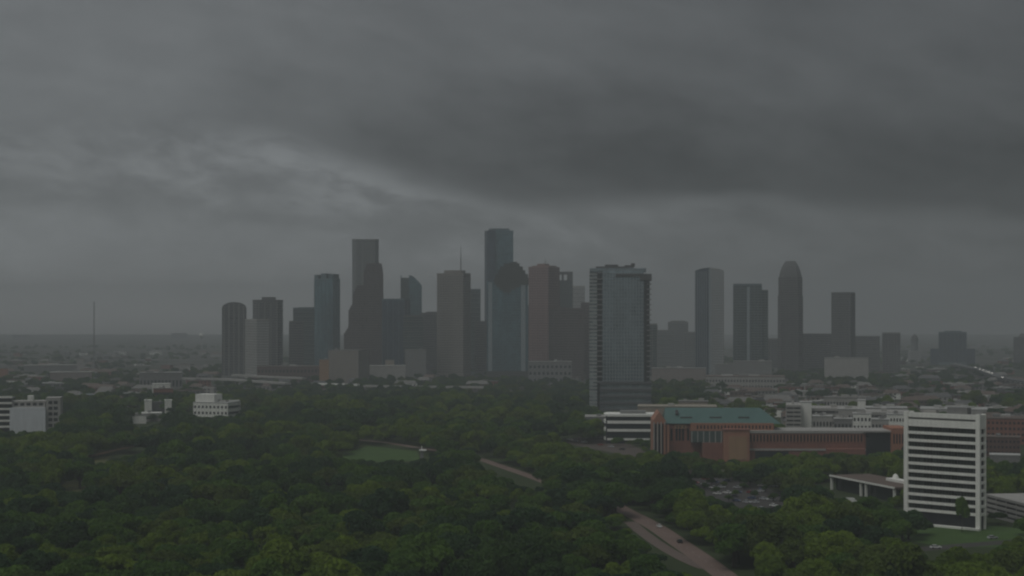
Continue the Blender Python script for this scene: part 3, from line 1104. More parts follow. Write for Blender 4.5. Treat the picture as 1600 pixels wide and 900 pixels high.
    MB().box(x(1390) + 0.03, x(1416), -2, 28, 0, z(668)).build('end_pavilion', plain('orange_brick', (0.33, 0.15, 0.095), 0.85, 0.2), t)
    for i in range(5):
        p = 1393 + i * 4.4
        MB().box(x(p), x(p) + 0.9, -2.12, -2.02, z(692), z(677)).build('window', GLASS, t)


civic()

# ------------------------------------------------------------------ low and middle-height buildings
def lowrise(name, label, x0, x1, ytop, Y, wall, roof=ROOFG, d=None, bands=0, win=GLASS, side=None, xm=None, units=2, theta=18, group=None, cat='building', cols=0, z0=0.0, seed=0):
    loc, rz, w, dd = frame(x0, x1, Y, side, xm, theta)
    d = d or max(14.0, min(dd, 60))
    rr = random.Random(seed + int(x0 * 7 + ytop))
    t = thing(name, label, cat, loc, rz, group)
    h = max(4.0, Z(ytop, Y))
    MB().box(-w / 2, w / 2, 0, d, 0, h).build('wall', wall, t)
    MB().box(-w / 2 - 0.3, w / 2 + 0.3, -0.3, d + 0.3, h + 0.01, h + 0.6).build('roof', roof, t)
    if bands:
        mb = MB()
        pitch = h / (bands + 0.4)
        for i in range(bands):
            zz = pitch * (i + 0.5)
            if cols:
                cw = w / cols
                for j in range(cols):
                    mb.box(-w / 2 + cw * (j + 0.25), -w / 2 + cw * (j + 0.75), -0.12, -0.02, zz, zz + pitch * 0.42)
            else:
                mb.box(-w / 2 + 0.6, w / 2 - 0.6, -0.12, -0.02, zz, zz + pitch * 0.42)
            mb.box(w / 2 + 0.02, w / 2 + 0.12, 0.8, d - 0.8, zz, zz + pitch * 0.42)
        mb.build('window_bands', win, t, 'stuff')
    for i in range(units):
        a = rr.uniform(-w * 0.4, w * 0.2)
        b = rr.uniform(0.06, 0.2) * w
        y = rr.uniform(d * 0.2, d * 0.6)
        MB().box(a, a + b, y, y + d * 0.2, h + 0.61, h + 0.6 + rr.uniform(1.2, 2.6)).build('roof_unit', rr.choice([GREY, PALE, ROOFW]), t)
    return t, w, d, h


# foot of downtown
lowrise('beige_block', 'large beige windowless block at the foot of the stepped tower', 513, 576, 548, 2350, plain('dull_stone', (0.22, 0.20, 0.178), 0.85), side='r', xm=560, units=1, d=40)
lowrise('low_building', 'small tan building left of the beige block', 499, 514, 562, 2330, TAN, units=1)
lowrise('low_building', 'long low pale building with a roof cube, below the dark blue block', 577, 634, 572, 2420, PALE, PALE, units=0, d=30)
lowrise('low_building', 'tan cube rising behind the long low pale building', 602, 616, 563, 2460, BEIGE, units=0)
lowrise('low_building', 'grey block at the foot of the greenish tower', 633, 666, 547, 2480, GREY, units=1)
lowrise('low_building', 'long reddish brown low building under the left towers', 402, 502, 573, 2420, plain('dull_brick', (0.13, 0.09, 0.08), 0.85), BROWN, units=3, bands=2, cols=18, d=40)
lowrise('columned_building', 'low grey building with tall pale pilasters under the pink tower', 825, 894, 566, 2330, GREY, units=2, bands=3, cols=10)
lowrise('low_building', 'long pinkish grey low building right of the balcony tower', 1018, 1103, 576, 2310, plain('pinkgrey', (0.24, 0.205, 0.19), 0.8), units=2, d=40)
lowrise('low_building', 'plain grey box below the stepped grey-green tower', 1146, 1206, 565, 2350, GREY, units=1, d=40)
lowrise('low_building', 'low grey annexe left of the plain grey box', 1118, 1147, 570, 2380, GREY, units=1)
lowrise('low_building', 'pale wide block at the foot of the flat slab tower', 1289, 1356, 560, 2420, PALE, units=1, d=40)
lowrise('apartment_row', 'row of low pale apartments with dark gaps below the grey box', 1103, 1226, 589, 2140, PALE, BROWN, units=4, bands=2, cols=26)
for i, p in enumerate((829, 843, 862, 880, 890)):
    pass

# office with white bands, left of the green-roofed building
def banded_office():
    t = thing('banded_office', 'low office with white horizontal bands beside the green-roofed building', 'office building', (W(985, 1235), 1235, 0), -math.radians(4))
    k = 1235 / F
    w = 80 * k
    MB().box(-w / 2 + 0.8, w / 2, 0.9, 30, 0, Z(650, 1235)).build('wall', GLASS, t)
    for r0, r1 in ((651, 647.5), (662, 657.5), (674.5, 670.5), (688, 685)):
        mb = MB()
        zz, z1 = Z(r0, 1235), Z(r1, 1235)
        poly = [(-w / 2 + 3, 0), (w / 2, 0), (w / 2, 31), (-w / 2 + 3, 31)]
        arc = [(-w / 2 + 3 - 4 * math.sin(a), 15.5 + 15.5 * math.cos(a)) for a in [math.pi * i / 8 for i in range(1, 8)]]
        mb.prism(poly + arc, zz, z1)
        mb.build('floor_band', WHITE, t)
    MB().box(-w * 0.2, w * 0.3, 8, 20, Z(647, 1235), Z(643, 1235)).build('roof_unit', GREY, t)


banded_office()
lowrise('low_building', 'pale angled low building left of the white-banded office', 914, 952, 652, 1290, GREY, PALE, units=1, d=26, bands=2)
lowrise('beige_slab', 'long beige building behind the green-roofed building', 996, 1120, 636, 1330, BEIGE, plain('beige_roof', (0.3, 0.27, 0.22), 0.9), units=1, d=30)
lowrise('low_building', 'small beige rooftop block above the long beige building', 1060, 1106, 628, 1380, BEIGE, units=2, bands=3, cols=8)

# pale parking structure behind the civic building
def garage(name, label, x0, x1, ytop, ybot, Y, n, m=WHITE, rz_extra=0.0, d=40, side=None, xm=None, theta=18):
    loc, rz, w, dd = frame(x0, x1, Y, side, xm, theta)
    t = thing(name, label, 'parking garage', loc, rz + rz_extra)
    zt = Z(ytop, Y)
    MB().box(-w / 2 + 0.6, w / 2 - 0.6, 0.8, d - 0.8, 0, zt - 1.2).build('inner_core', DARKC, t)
    zb = Z(ybot, Y)
    deck = MB().box(-w / 2, w / 2, 0, d, 0, (zt - zb) / n * 0.5).mesh('parking_deck', m)
    for i in range(n):
        o = link('parking_deck', deck, t)
        o.location.z = zb + (zt - zb) * (i + 0.5) / n
    col = MB().box(0, 0.5, 0.1, 0.7, 0, zt - 1).mesh('column', m)
    k = max(3, int(w / 7))
    for i in range(k):
        o = link('column', col, t)
        o.location.x = -w / 2 + 0.2 + i * (w - 0.9) / (k - 1)
    MB().box(-w * 0.1, 0.02 * w, d * 0.3, d * 0.5, zt, zt + 2.5).build('stair_tower', PALE, t)
    return t


garage('parking_garage', 'small banded parking garage at the left of the pale complex', 1228, 1252, 633, 672, 1300, 6, PALE)
garage('parking_garage', 'long pale parking garage with end pylons behind the brick wing', 1266, 1346, 638, 680, 1330, 5, PALE)
garage('parking_garage', 'pale open-deck garage right of the pylons, behind the white slab', 1348, 1420, 644, 680, 1345, 4, PALE)
for lab, a, b, yt in (('pale windowless pylon at the left end of the long garage', 1250, 1268, 629), ('pale windowless pylon at the right end of the long garage', 1340, 1352, 626)):
    lowrise('pylon_block', lab, a, b, yt, 1318, WHITE, ROOFW, units=1, d=16)
lowrise('low_building', 'grey terrace of small roofs above the pale garages', 1288, 1352, 622, 1560, PALE, units=4, bands=2, cols=14, d=30)
lowrise('low_building', 'low white-roofed hall behind the pale garages, left of the white slab', 1352, 1416, 638, 1480, PALE, ROOFW, units=5, d=30)
lowrise('low_building', 'white roof with grey plant boxes just above the white slab', 1440, 1540, 640, 1500, PALE, ROOFW, units=6, d=40)
lowrise('brick_apartments', 'red brick apartment block right of the white slab', 1538, 1625, 655, 1230, BRICK, BROWN, units=3, bands=4, cols=14)
lowrise('brick_apartments', 'dark brick building lower right of the white slab', 1541, 1592, 684, 1120, plain('dark_brick', (0.13, 0.075, 0.065), 0.85), BROWN, units=2, bands=3, cols=9)
lowrise('low_building', 'row of pale small roofs along the right edge', 1560, 1625, 662, 1330, PALE, ROOFW, units=6, d=24)
lowrise('low_building', 'flat white-roofed shed below the dark brick building', 1548, 1592, 712, 1050, GREY, ROOFW, units=0, d=14)


for a_, b_, yt_, Y_, m_, bd_, cl_, lab_ in ((1270, 1300, 651, 1250, PALE, 2, 6, 'pale block with dark slots in front of the long garage, left one'),
                                     (1303, 1331, 655, 1232, GREY, 2, 5, 'grey slotted block in front of the long garage'),
                                     (1333, 1361, 647, 1264, WHITE, 3, 5, 'white block with three window rows behind the brick wing'),
                                     (1362, 1388, 656, 1240, PALE, 2, 5, 'lower pale block behind the dark glass link'),
                                     (1386, 1413, 648, 1272, WHITE, 3, 6, 'white block just left of the white slab top'),
                                     (1310, 1350, 640, 1292, PALE, 2, 8, 'pale block over the long garage, near its right pylon')):
    lowrise('low_building', lab_, a_, b_, yt_, Y_, m_, ROOFW, bands=bd_, cols=cl_, units=4, d=14)


def slope_garage():
    """Garage by the right edge, its open decks seen from above running down to the right."""
    A = np.array((W(1540, 785), 785.0))
    B = np.array((W(1675, 700), 700.0))
    v = B - A
    w = float(np.linalg.norm(v))
    t = thing('parking_garage', 'grey open-sided garage with sloping deck lines at the right edge', 'parking garage', tuple((A + B) / 2) + (0,), math.atan2(v[1], v[0]))
    h = Z(772, 785)
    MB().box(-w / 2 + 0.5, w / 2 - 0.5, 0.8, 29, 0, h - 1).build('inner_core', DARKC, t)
    deck = MB().box(-w / 2, w / 2, 0, 30, 0, 1.15).mesh('parking_deck', PALE)
    for i in range(5):
        o = link('parking_deck', deck, t)
        o.location.z = 0.2 + i * (h - 1.2) / 4
    col = MB().box(0, 0.5, 0.1, 0.6, 0, h - 1).mesh('column', PALE)
    for i in range(9):
        o = link('column', col, t)
        o.location.x = -w / 2 + 0.2 + i * (w - 0.9) / 8
    MB().box(-w * 0.12, w * 0.18, 12, 22, h + 0.2, h + 3.6).build('stair_tower', WHITE, t)


slope_garage()


def pavilion():
    A = np.array((W(1297, 905), 905.0))
    B = np.array((W(1398, 838), 838.0))
    v = B - A
    w = float(np.linalg.norm(v))
    t = thing('flat_roof_pavilion', 'low dark pavilion with white roof edge and columns, left of the white slab', 'pavilion', tuple((A + B) / 2) + (0,), math.atan2(v[1], v[0]))
    h = Z(742, 905)
    MB().box(-w / 2, w / 2, 0, 24, h - 1.1, h).build('roof', BROWN, t)
    MB().box(-w / 2 - 0.2, w / 2 + 0.2, -0.5, -0.02, h - 0.75, h + 0.1).build('roof_edge', WHITE, t)
    MB().box(-w / 2 + 1, w / 2 - 1, 3, 23, 0, h - 1.12).build('glass_wall', GLASS, t)
    for f in (-0.49, -0.02, 0.06, 0.48):
        MB().box(w * f - 0.5, w * f + 0.5, 0.1, 1.3, 0, h - 1.15).build('column', WHITE, t)
    MB().box(w * 0.02, w * 0.30, 14, 19, h + 0.02, h + 1.4).build('roof_unit', WHITE, t)
    MB().cyl(w * 0.1, 16.5, h + 1.4, h + 3.2, 2.0, 1.3, 10).cyl(w * 0.1, 16.5, h + 3.2, h + 4.0, 1.3, 0.3, 10).build('roof_dome', WHITE, t)


pavilion()

# white institutional building at the left edge
def left_block():
    Y = 1330
    c = 40
    t = thing('white_left_building', 'white building with one blank wall and balconies, cut by the left edge', 'building', (W(c, Y), Y, 0), math.radians(10))
    k = Y / F
    x = lambda p: (p - c) * k
    z = lambda r: Z(r, Y)
    MB().box(x(-20), x(19), 2, 26, 0, z(622)).build('balcony_wing', GLASS, t)
    for i in range(6):
        r = 668 - i * 9.2
        MB().box(x(-21), x(19), 0.4, 3.0, z(r), z(r) + 1.6).build('balcony', WHITE, t)
    MB().box(x(16), x(70), 0, 24, 0, z(637)).build('blank_wall', plain('blue_white_wall', (0.64, 0.665, 0.69), 0.7, 0.1), t)
    MB().box(x(18), x(69), 3, 23, z(637) + 0.02, z(627)).build('upper_storey', PALE, t)
    for i in range(5):
        MB().box(x(22 + i * 9.4), x(28 + i * 9.4), 2.88, 2.98, z(634), z(630)).build('window', GLASS, t)
    MB().box(x(42), x(50), 4, 14, z(627) + 0.02, z(619)).build('stair_tower', WHITE, t)
    MB().box(x(70) + 0.03, x(92), 3, 24, 0, z(622)).build('right_wing', PALE, t)
    for i in range(5):
        for j in range(2):
            MB().box(x(74 + j * 8), x(80 + j * 8), 2.86, 2.98, z(668 - i * 9), z(663 - i * 9)).build('window', GLASS, t)


left_block()
t, w, d, h = lowrise('white_block', 'white building with stepped roof and small square windows, left of centre', 302, 362, 630, 1560, WHITE, ROOFW, side='r', xm=356, units=3, bands=2, cols=9, d=26)
MB().box(-w * 0.5, 0.05 * w, 4, 20, h + 0.62, Z(617, 1560)).build('upper_storey', WHITE, t)
lowrise('low_building', 'low white annexe right of the stepped white building', 358, 374, 627, 1580, PALE, ROOFW, units=1)
lowrise('low_building', 'dark-fronted house between two white corner blocks, left of the stepped white building', 237.5, 257, 629, 1625, DARKC, DARKC, units=1, d=14)
lowrise('low_building', 'white corner block left of the dark-fronted house', 226, 237, 626, 1615, WHITE, WHITE, units=1, d=12)
lowrise('low_building', 'white corner block right of the dark-fronted house', 257.5, 268, 626, 1615, WHITE, WHITE, units=1, d=12)
lowrise('low_building', 'pale long roof in the trees below the dark-fronted house', 222, 252, 646, 1500, PALE, WHITE, units=1, d=14)
lowrise('low_building', 'small pale gabled house among the trees, lowest on the left', 203, 228, 649, 1470, WHITE, units=1, d=14)
lowrise('low_building', 'reddish brown house above the dark-fronted house', 240, 270, 608, 1780, BRICK, BROWN, units=2, bands=2)
lowrise('low_building', 'grey hall with small white roof units, upper left', 219, 284, 583, 2050, GREY, GREY, units=5, bands=1, cols=12)
lowrise('low_building', 'thin white roof strip in front of the grey hall', 238, 266, 600, 1900, WHITE, WHITE, units=0, d=10)
lowrise('low_building', 'white shed roof alone in the trees left of the dark-fronted house', 199, 213, 624, 1650, WHITE, WHITE, units=0, d=10)
lowrise('low_building', 'beige low roofs right of the white left-edge building', 96, 138, 655, 1460, BEIGE, PALE, units=2, d=10)
lowrise('low_building', 'pale blue shed roof in the dark trees left', 124, 152, 617, 1750, GREY, BLUESTL, units=0, d=14)
lowrise('low_building', 'pale cube beside the radio mast base', 120, 131, 560, 2700, PALE, units=0)
lowrise('low_building', 'long pale flat roof left of the radio mast', 40, 118, 571, 2600, GREY, PALE, units=2, d=30)
lowrise('low_building', 'brownish long hall below the radio mast', 80, 142, 582, 2350, plain('pinkgrey', (0.24, 0.2, 0.19), 0.8), PALE, units=2, d=30)
lowrise('low_building', 'pinkish low block at the left edge', -8, 12, 576, 2450, BRICKL, units=1)
lowrise('low_building', 'small pale box on the slope right of the dark-fronted house', 276, 290, 646, 1560, GREY, units=0, d=10)
lowrise('low_building', 'small pale roof in the park trees, below the left houses', 232, 250, 690, 1265, PALE, ROOFW, units=0, d=8)

# radio mast
t = thing('radio_mast', 'thin lattice radio mast standing alone on the left', 'mast', (W(147, 2700), 2700, 0))
mb = MB()
zt = Z(471, 2700)
for i in range(3):
    a = 2 * math.pi * i / 3
    mb.cyl(0.9 * math.cos(a), 0.9 * math.sin(a), 0, zt, 0.3, 0.25, 5)
mb.build('mast_legs', STEEL, t, 'stuff')
mb = MB()
for i in range(40):
    mb.box(-1.1, 1.1, -0.25, 0.25, i * zt / 40, i * zt / 40 + 0.35)
mb.build('mast_braces', STEEL, t, 'stuff')
MB().cyl(0, 0, 0, 24, 4.5, 3.5, 8).build('mast_base', GREY, t)
# water tower on the horizon
t = thing('water_tower', 'tiny pale water tower on the horizon left of the skyline', 'water tower', (W(314.5, 5200), 5200, 0))
MB().cyl(0, 0, 0, Z(527, 5200), 2.5, 2.2, 8).build('shaft', PALE, t)
MB().cyl(0, 0, Z(527, 5200), Z(524, 5200), 3, 8, 10).cyl(0, 0, Z(524, 5200), Z(520, 5200), 8, 4, 10).build('tank', WHITE, t)

# elevated roads at the foot of downtown
def viaduct(label, pts, zr, wid, m=PALE):
    P = [(W(p, y), y) for p, y in pts]
    t = thing('viaduct', label, 'elevated road', (P[0][0], P[0][1], 0))
    ox, oy = P[0]
    mb, pb = MB(), MB()
    for i in range(len(P) - 1):
        (ax, ay), (bx, by) = P[i], P[i + 1]
        d_ = np.array((bx - ax, by - ay))
        L = float(np.linalg.norm(d_))
        d_ /= L
        n_ = np.array((-d_[1], d_[0])) * wid / 2
        a0, b0 = np.array((ax - ox, ay - oy)), np.array((bx - ox, by - oy))
        mb.prism([tuple(a0 - n_), tuple(b0 - n_), tuple(b0 + n_), tuple(a0 + n_)], zr - 1.6, zr + 0.9)
        k = int(L / 30) + 1
        for j in range(k):
            q = a0 + (b0 - a0) * (j + 0.5) / k
            MB().cyl(q[0], q[1], 0, zr - 1.62, 1.0, 1.0, 8).build('pier', GREY, t)
    mb.build('deck', m, t)


viaduct('long pale elevated road curving below the left towers', [(240, 2320), (350, 2280), (400, 2200), (450, 2130)], 10, 9)
viaduct('second elevated road behind the first, below the round-topped tower', [(365, 2420), (430, 2330), (475, 2290)], 11, 8)
viaduct('short pale elevated road in the trees under the beige block', [(490, 2140), (560, 2110)], 9, 7, WHITE)
viaduct('pale elevated road in the trees under the antenna tower', [(570, 2100), (640, 2080), (760, 2060)], 8, 8)

viaduct('elevated road with car lights, receding at the far right', [(1490, 2990), (1531, 2682), (1545, 2524), (1566, 2307), (1610, 2150)], 11, 14, DARKC)

# little monument by the park lawn
def monument():
    Y = G(721)
    t = thing('monument', 'small white-capped stone monument beside the bright park lawn', 'monument', (W(659, Y), Y, 0))
    MB().box(-2.4, 2.4, -2.4, 2.4, 0, 1.0).build('plinth', PALE, t)
    MB().prism(rect(2.6, 2.6), 1.0, 7.0, rect(2.0, 2.0, 0.3)).build('shaft', GREY, t)
    MB().box(-1.7, 3.0, -0.7, 3.0, 7.02, 7.8).build('cap', WHITE, t)
    MB().cyl(0, 1.5, 7.8, 10.5, 0.3, 0.12, 6).build('finial', WHITE, t)


monument()

# ------------------------------------------------------------------ low houses of the hazy city
def house_mesh(w, d, h, rng):
    return MB().box(-w / 2, w / 2, 0, d, 0, h)


ZONES = [
    # x range, Y range, count, zone words
    ((0, 330), (1800, 2600), 48, 'in trees below the radio mast'),
    ((0, 340), (2650, 4400), 50, 'on plain left of the skyline'),
    ((1110, 1240), (1560, 2080), 34, 'right of the balcony tower'),
    ((1240, 1420), (1640, 2250), 42, 'above the pale parking garages'),
    ((1420, 1600), (1640, 2300), 42, 'far above the white slab'),
    ((1380, 1600), (2300, 3600), 34, 'below the far right towers'),
    ((1235, 1420), (1350, 1640), 44, 'right behind the pale garages'),
    ((1545, 1610), (1250, 1700), 26, 'behind the right-edge brick blocks'),
    ((1420, 1545), (1320, 1640), 30, 'just behind the white slab'),
    ((380, 930), (2150, 2450), 16, 'at tree line under skyline'),
]
wallsets = [(PALE, 'pale'), (GREY, 'grey'), (BRICK, 'brick-red'), (BEIGE, 'beige'), (WHITE, 'white'), (BROWN, 'brown')]
roofsets = [(ROOFW, 'white'), (ROOFG, 'grey'), (BROWN, 'brown'), (DARKC, 'dark'), (PALE, 'pale')]
occupied = []
LOWMESH = {}


def low_meshes(wi, ri, pitched, si):
    key = (wi, ri, pitched, si)
    if key not in LOWMESH:
        w, d, h = [(12, 9, 5), (19, 12, 7), (30, 15, 8)][si]
        wm = MB().box(-w / 2, w / 2, 0, d, 0, h).mesh('wall', wallsets[wi][0])
        if pitched:
            rb = MB()
            rb.v = [(-w / 2 - .5, -.5, h + .02), (w / 2 + .5, -.5, h + .02), (w / 2 + .5, d + .5, h + .02), (-w / 2 - .5, d + .5, h + .02), (-w / 2 + 3, d / 2, h + 4), (w / 2 - 3, d / 2, h + 4)]
            rb.f = [(0, 1, 5, 4), (2, 3, 4, 5), (1, 2, 5), (3, 0, 4), (3, 2, 1, 0)]
        else:
            rb = MB().box(-w / 2 - .3, w / 2 + .3, -.3, d + .3, h + .02, h + .8).box(-w * .2, w * .05, d * .3, d * .6, h + .8, h + 2.4)
        rm = rb.mesh('roof', roofsets[ri][0])
        wb = MB()
        for k in range(2 if h > 6 else 1):
            for j in range(int(w / 5)):
                x = -w / 2 + 1.6 + j * 5
                wb.box(x, x + 2.2, -.12, -.02, 1.4 + k * 3.6, 3.2 + k * 3.6)
        LOWMESH[key] = (wm, rm, wb.mesh('windows', GLASS))
    return LOWMESH[key]


LOWS = []
for (xa, xb), (ya, yb), n, words in ZONES:
    for i in range(n):
        for _try in range(20):
            Y = ya + (yb - ya) * R.random() ** 1.3
            px = R.uniform(xa, xb)
            p = (W(px, Y), Y)
            if all((p[0] - q[0]) ** 2 + (p[1] - q[1]) ** 2 > 23 ** 2 for q in occupied):
                break
        occupied.append(p)
        wi = R.choice([0, 1, 1, 2, 3, 4, 5])
        ri = R.choice([0, 1, 1, 1, 2, 2, 3, 3, 4])
        pitched = R.random() < 0.4
        if pitched:
            ri = R.choice([1, 2, 2, 3])
        si = R.choice([0, 1, 1, 2])
        if not pitched:
            kind = 'flat-roofed building'
        else:
            kind = 'hip-roofed house'
        lab = f"{['small', 'mid-sized', 'long'][si]} {wallsets[wi][1]} {kind} with {roofsets[ri][1]} roof {words}"
        t = thing('hip_roofed_house' if pitched else 'flat_roofed_building', lab, 'house' if pitched else 'building', (p[0], p[1], 0), R.uniform(-0.5, 0.5), 'low buildings ' + words)
        LOWS.append((lab, px, t))
        wm, rm, wnm = low_meshes(wi, ri, pitched, si)
        link('wall', wm, t)
        link('roof', rm, t)
        link('windows', wnm, t, 'stuff')

byl = {}
for lab, px, t in LOWS:
    byl.setdefault(lab, []).append((px, t))
for lab, ts in byl.items():
    if len(ts) > 1:
        for k, (px, t) in enumerate(sorted(ts, key=lambda q: q[0])):
            t['label'] = f"{['first', 'second', 'third', 'fourth', 'fifth', 'sixth', 'seventh'][min(k, 6)]} from left {lab}".replace(' building with', ' block with')

# ------------------------------------------------------------------ cars
def car_meshes(body_m):
    prof = [(-2.25, 0.35), (2.25, 0.35), (2.25, 0.75), (1.9, 0.92), (1.0, 1.0), (-1.9, 1.02), (-2.25, 0.85)]
    body = MB().xprism(prof, -0.88, 0.88).mesh('body', body_m)
    cab = MB()
    lo = [(-1.85, -0.82), (1.0, -0.82), (1.0, 0.82), (-1.85, 0.82)]
    hi = [(-1.4, -0.68), (0.35, -0.68), (0.35, 0.68), (-1.4, 0.68)]
    cab.prism(lo, 1.0, 1.46, hi)
    win = cab.mesh('windows', GLASS)
    roof = MB().prism([(-1.4, -0.69), (0.36, -0.69), (0.36, 0.69), (-1.4, 0.69)], 1.465, 1.53, [(-1.3, -0.6), (0.25, -0.6), (0.25, 0.6), (-1.3, 0.6)]).mesh('roof', body_m)
    k = 12
    wh = MB()
    wh.v = [(0.33 * math.cos(2 * math.pi * i / k), s, 0.33 + 0.33 * math.sin(2 * math.pi * i / k)) for s in (-0.1, 0.1) for i in range(k)]
    wh.f = [(i, (i + 1) % k, k + (i + 1) % k, k + i) for i in range(k)] + [tuple(reversed(range(k))), tuple(range(k, 2 * k))]
    wheel = wh.mesh('wheel', TYRE)
    head = MB().box(2.2, 2.29, -0.2, 0.2, 0.6, 0.8).mesh('headlight', WHITE)
    return body, win, roof, wheel, head


CARM = {}
for nm, c in (('white', (0.7, 0.7, 0.68)), ('silver', (0.4, 0.41, 0.42)), ('dark', (0.03, 0.03, 0.035)), ('red', (0.25, 0.03, 0.025)), ('blue', (0.05, 0.08, 0.16))):
    CARM[nm] = car_meshes(plain('car_paint_' + nm, c, 0.3, 0.08, 1.0, 0.5))


def lit_mat():
    m, g, b, out = mat('lit_headlamp')
    b.inputs['Emission Color'].default_value = (1.0, 0.96, 0.86, 1)
    b.inputs['Emission Strength'].default_value = 3.0
    return m


LIT = MB().box(2.2, 2.32, -0.32, 0.32, 0.5, 0.95).mesh('headlight', lit_mat())


def car(col, px, py, heading, label, group=None, lit=False):
    p = gp(px, py)
    t = thing('parked_car' if group else 'car', label, 'car', (p[0], p[1], 0.012), heading, group)
    body, win, roof, wheel, head = CARM[col]
    link('body', body, t)
    link('windows', win, t)
    link('roof', roof, t)
    for sx in (-1.35, 1.4):
        for sy in (-0.8, 0.8):
            o = link('wheel', wheel, t)
            o.location = (sx, sy, 0)
    for sy in (-0.6, 0.6):
        o = link('headlight', LIT if lit else head, t)
        o.location = (0, sy, 0)
    return t


hd = math.atan2(q1[20][1] - q1[26][1], q1[20][0] - q1[26][0])
car('white', 1030, 824, hd, 'white car driving on the reddish park road')
car('dark', 1062, 848, hd, 'dark car driving on the reddish park road, nearer than the white one')
car('white', 1462, 857, 0.1, 'white car on the asphalt road below the lawn of the white slab')
car('silver', 1551, 842, 0.3, 'silver car on the lawn drive right of the white slab')
ORDN = ['first', 'second', 'third', 'fourth', 'fifth', 'sixth', 'seventh']
lotspots = []
lotcars = []
for i in range(70):
    px, py = R.uniform(1082, 1232), R.uniform(746, 798)
    if py < 744 + (px - 1082) * 0.12 or py > 772 + (px - 1082) * 0.25:
        continue
    colr = R.choice(['white', 'white', 'silver', 'silver', 'dark', 'dark', 'red', 'blue'])
    if any(abs(px - a) < 11 and abs(py - b) < 4 for a, b in lotspots):
        continue
    lotspots.append((px, py))
    lotcars.append((px, colr, car(colr, px, py, math.radians(-35) + R.choice([0, math.pi]), 'car in the lot', 'cars parked below the brick building')))
for colr in ('white', 'silver', 'dark', 'red', 'blue'):
    row_ = sorted([q for q in lotcars if q[1] == colr], key=lambda q: q[0])
    for k, q in enumerate(row_):
        n_ = ['first', 'second', 'third', 'fourth', 'fifth', 'sixth', 'seventh', 'eighth', 'ninth', 'tenth', 'eleventh', 'twelfth', 'thirteenth', 'fourteenth'][k]
        q[2]['label'] = f"{colr} car parked in the tree-lined lot, {n_} {colr} one from the left"
for i, (px, py) in enumerate([(890, 688), (899, 690), (913, 692), (938, 696), (955, 699), (972, 703)]):
    colr = ['white', 'silver', 'white', 'red', 'silver', 'dark'][i]
    car(colr, px, py, 2.6, f"{colr} car parked near the white-banded office, {['first', 'second', 'third', 'fourth', 'fifth', 'sixth'][i]} from the left", 'cars parked near the banded office')
for i, (px, py) in enumerate([(1524, 574.5), (1531, 577), (1536, 579.2), (1541, 581), (1545, 582.3), (1549, 584), (1565.5, 590)]):
    o_ = car('white', px, py, -math.pi / 2, f"tiny car with lit headlights on the far elevated road, {ORDN[i]} from left", 'cars with lit headlights far right', True)
    Y_ = (H - 11.92) * F / (py - EYE)
    o_.location = (W(px, Y_), Y_, 11.92)
    o_.rotation_euler = (0, 0, math.atan2(-200.0, -W(1531, 2682) + W(1545, 2524)) if i < 5 else -math.pi / 2)
car('white', 1455, 588, -math.pi / 2, 'tiny car with lit headlights on the ground left of the elevated road', 'cars with lit headlights far right', True)

# a white van and a white truck in the park edge
def van(label, px, py, rz, L):
    p = gp(px, py)
    t = thing('delivery_van', label, 'van', (p[0], p[1], 0.012), rz)
    MB().xprism([(-L / 2, 0.45), (L / 2, 0.45), (L / 2, 1.2), (L / 2 - 0.9, 1.9), (L / 2 - 1.3, 2.6), (-L / 2, 2.7)], -1.0, 1.0).build('body', CARM['white'][0].materials[0], t)
    MB().box(L / 2 - 1.0, L / 2 - 0.62, -0.9, 0.9, 1.32, 1.86).build('windscreen', GLASS, t)
    for sx in (-L / 2 + 1.1, L / 2 - 1.0):
        for sy in (-0.92, 0.92):
            o = link('wheel', CARM['white'][3], t)
            o.location = (sx, sy, 0.0)


van('white van parked in the trees below the flat-roofed pavilion', 1347, 815, 0.4, 6.0)
van('long white van parked in front of the flat-roofed pavilion', 1327, 786, -0.3, 7.5)

# ------------------------------------------------------------------ trees
TONES = {
    'dark-green': ((0.023, 0.062, 0.012), (0.073, 0.142, 0.024)),
    'blue-green': ((0.020, 0.056, 0.018), (0.060, 0.126, 0.036)),
    'fresh-green': ((0.046, 0.108, 0.012), (0.126, 0.222, 0.026)),
    'yellow-green': ((0.086, 0.145, 0.010), (0.202, 0.285, 0.024)),
    'olive': ((0.058, 0.094, 0.012), (0.134, 0.188, 0.028)),
}
LEAFM = {k: leaf_mat('leaves_' + k.replace(' ', '_').replace('-', '_'), *v) for k, v in TONES.items()}
BARK = plain('bark', (0.05, 0.04, 0.03), 0.95, 0.3, 0.8)


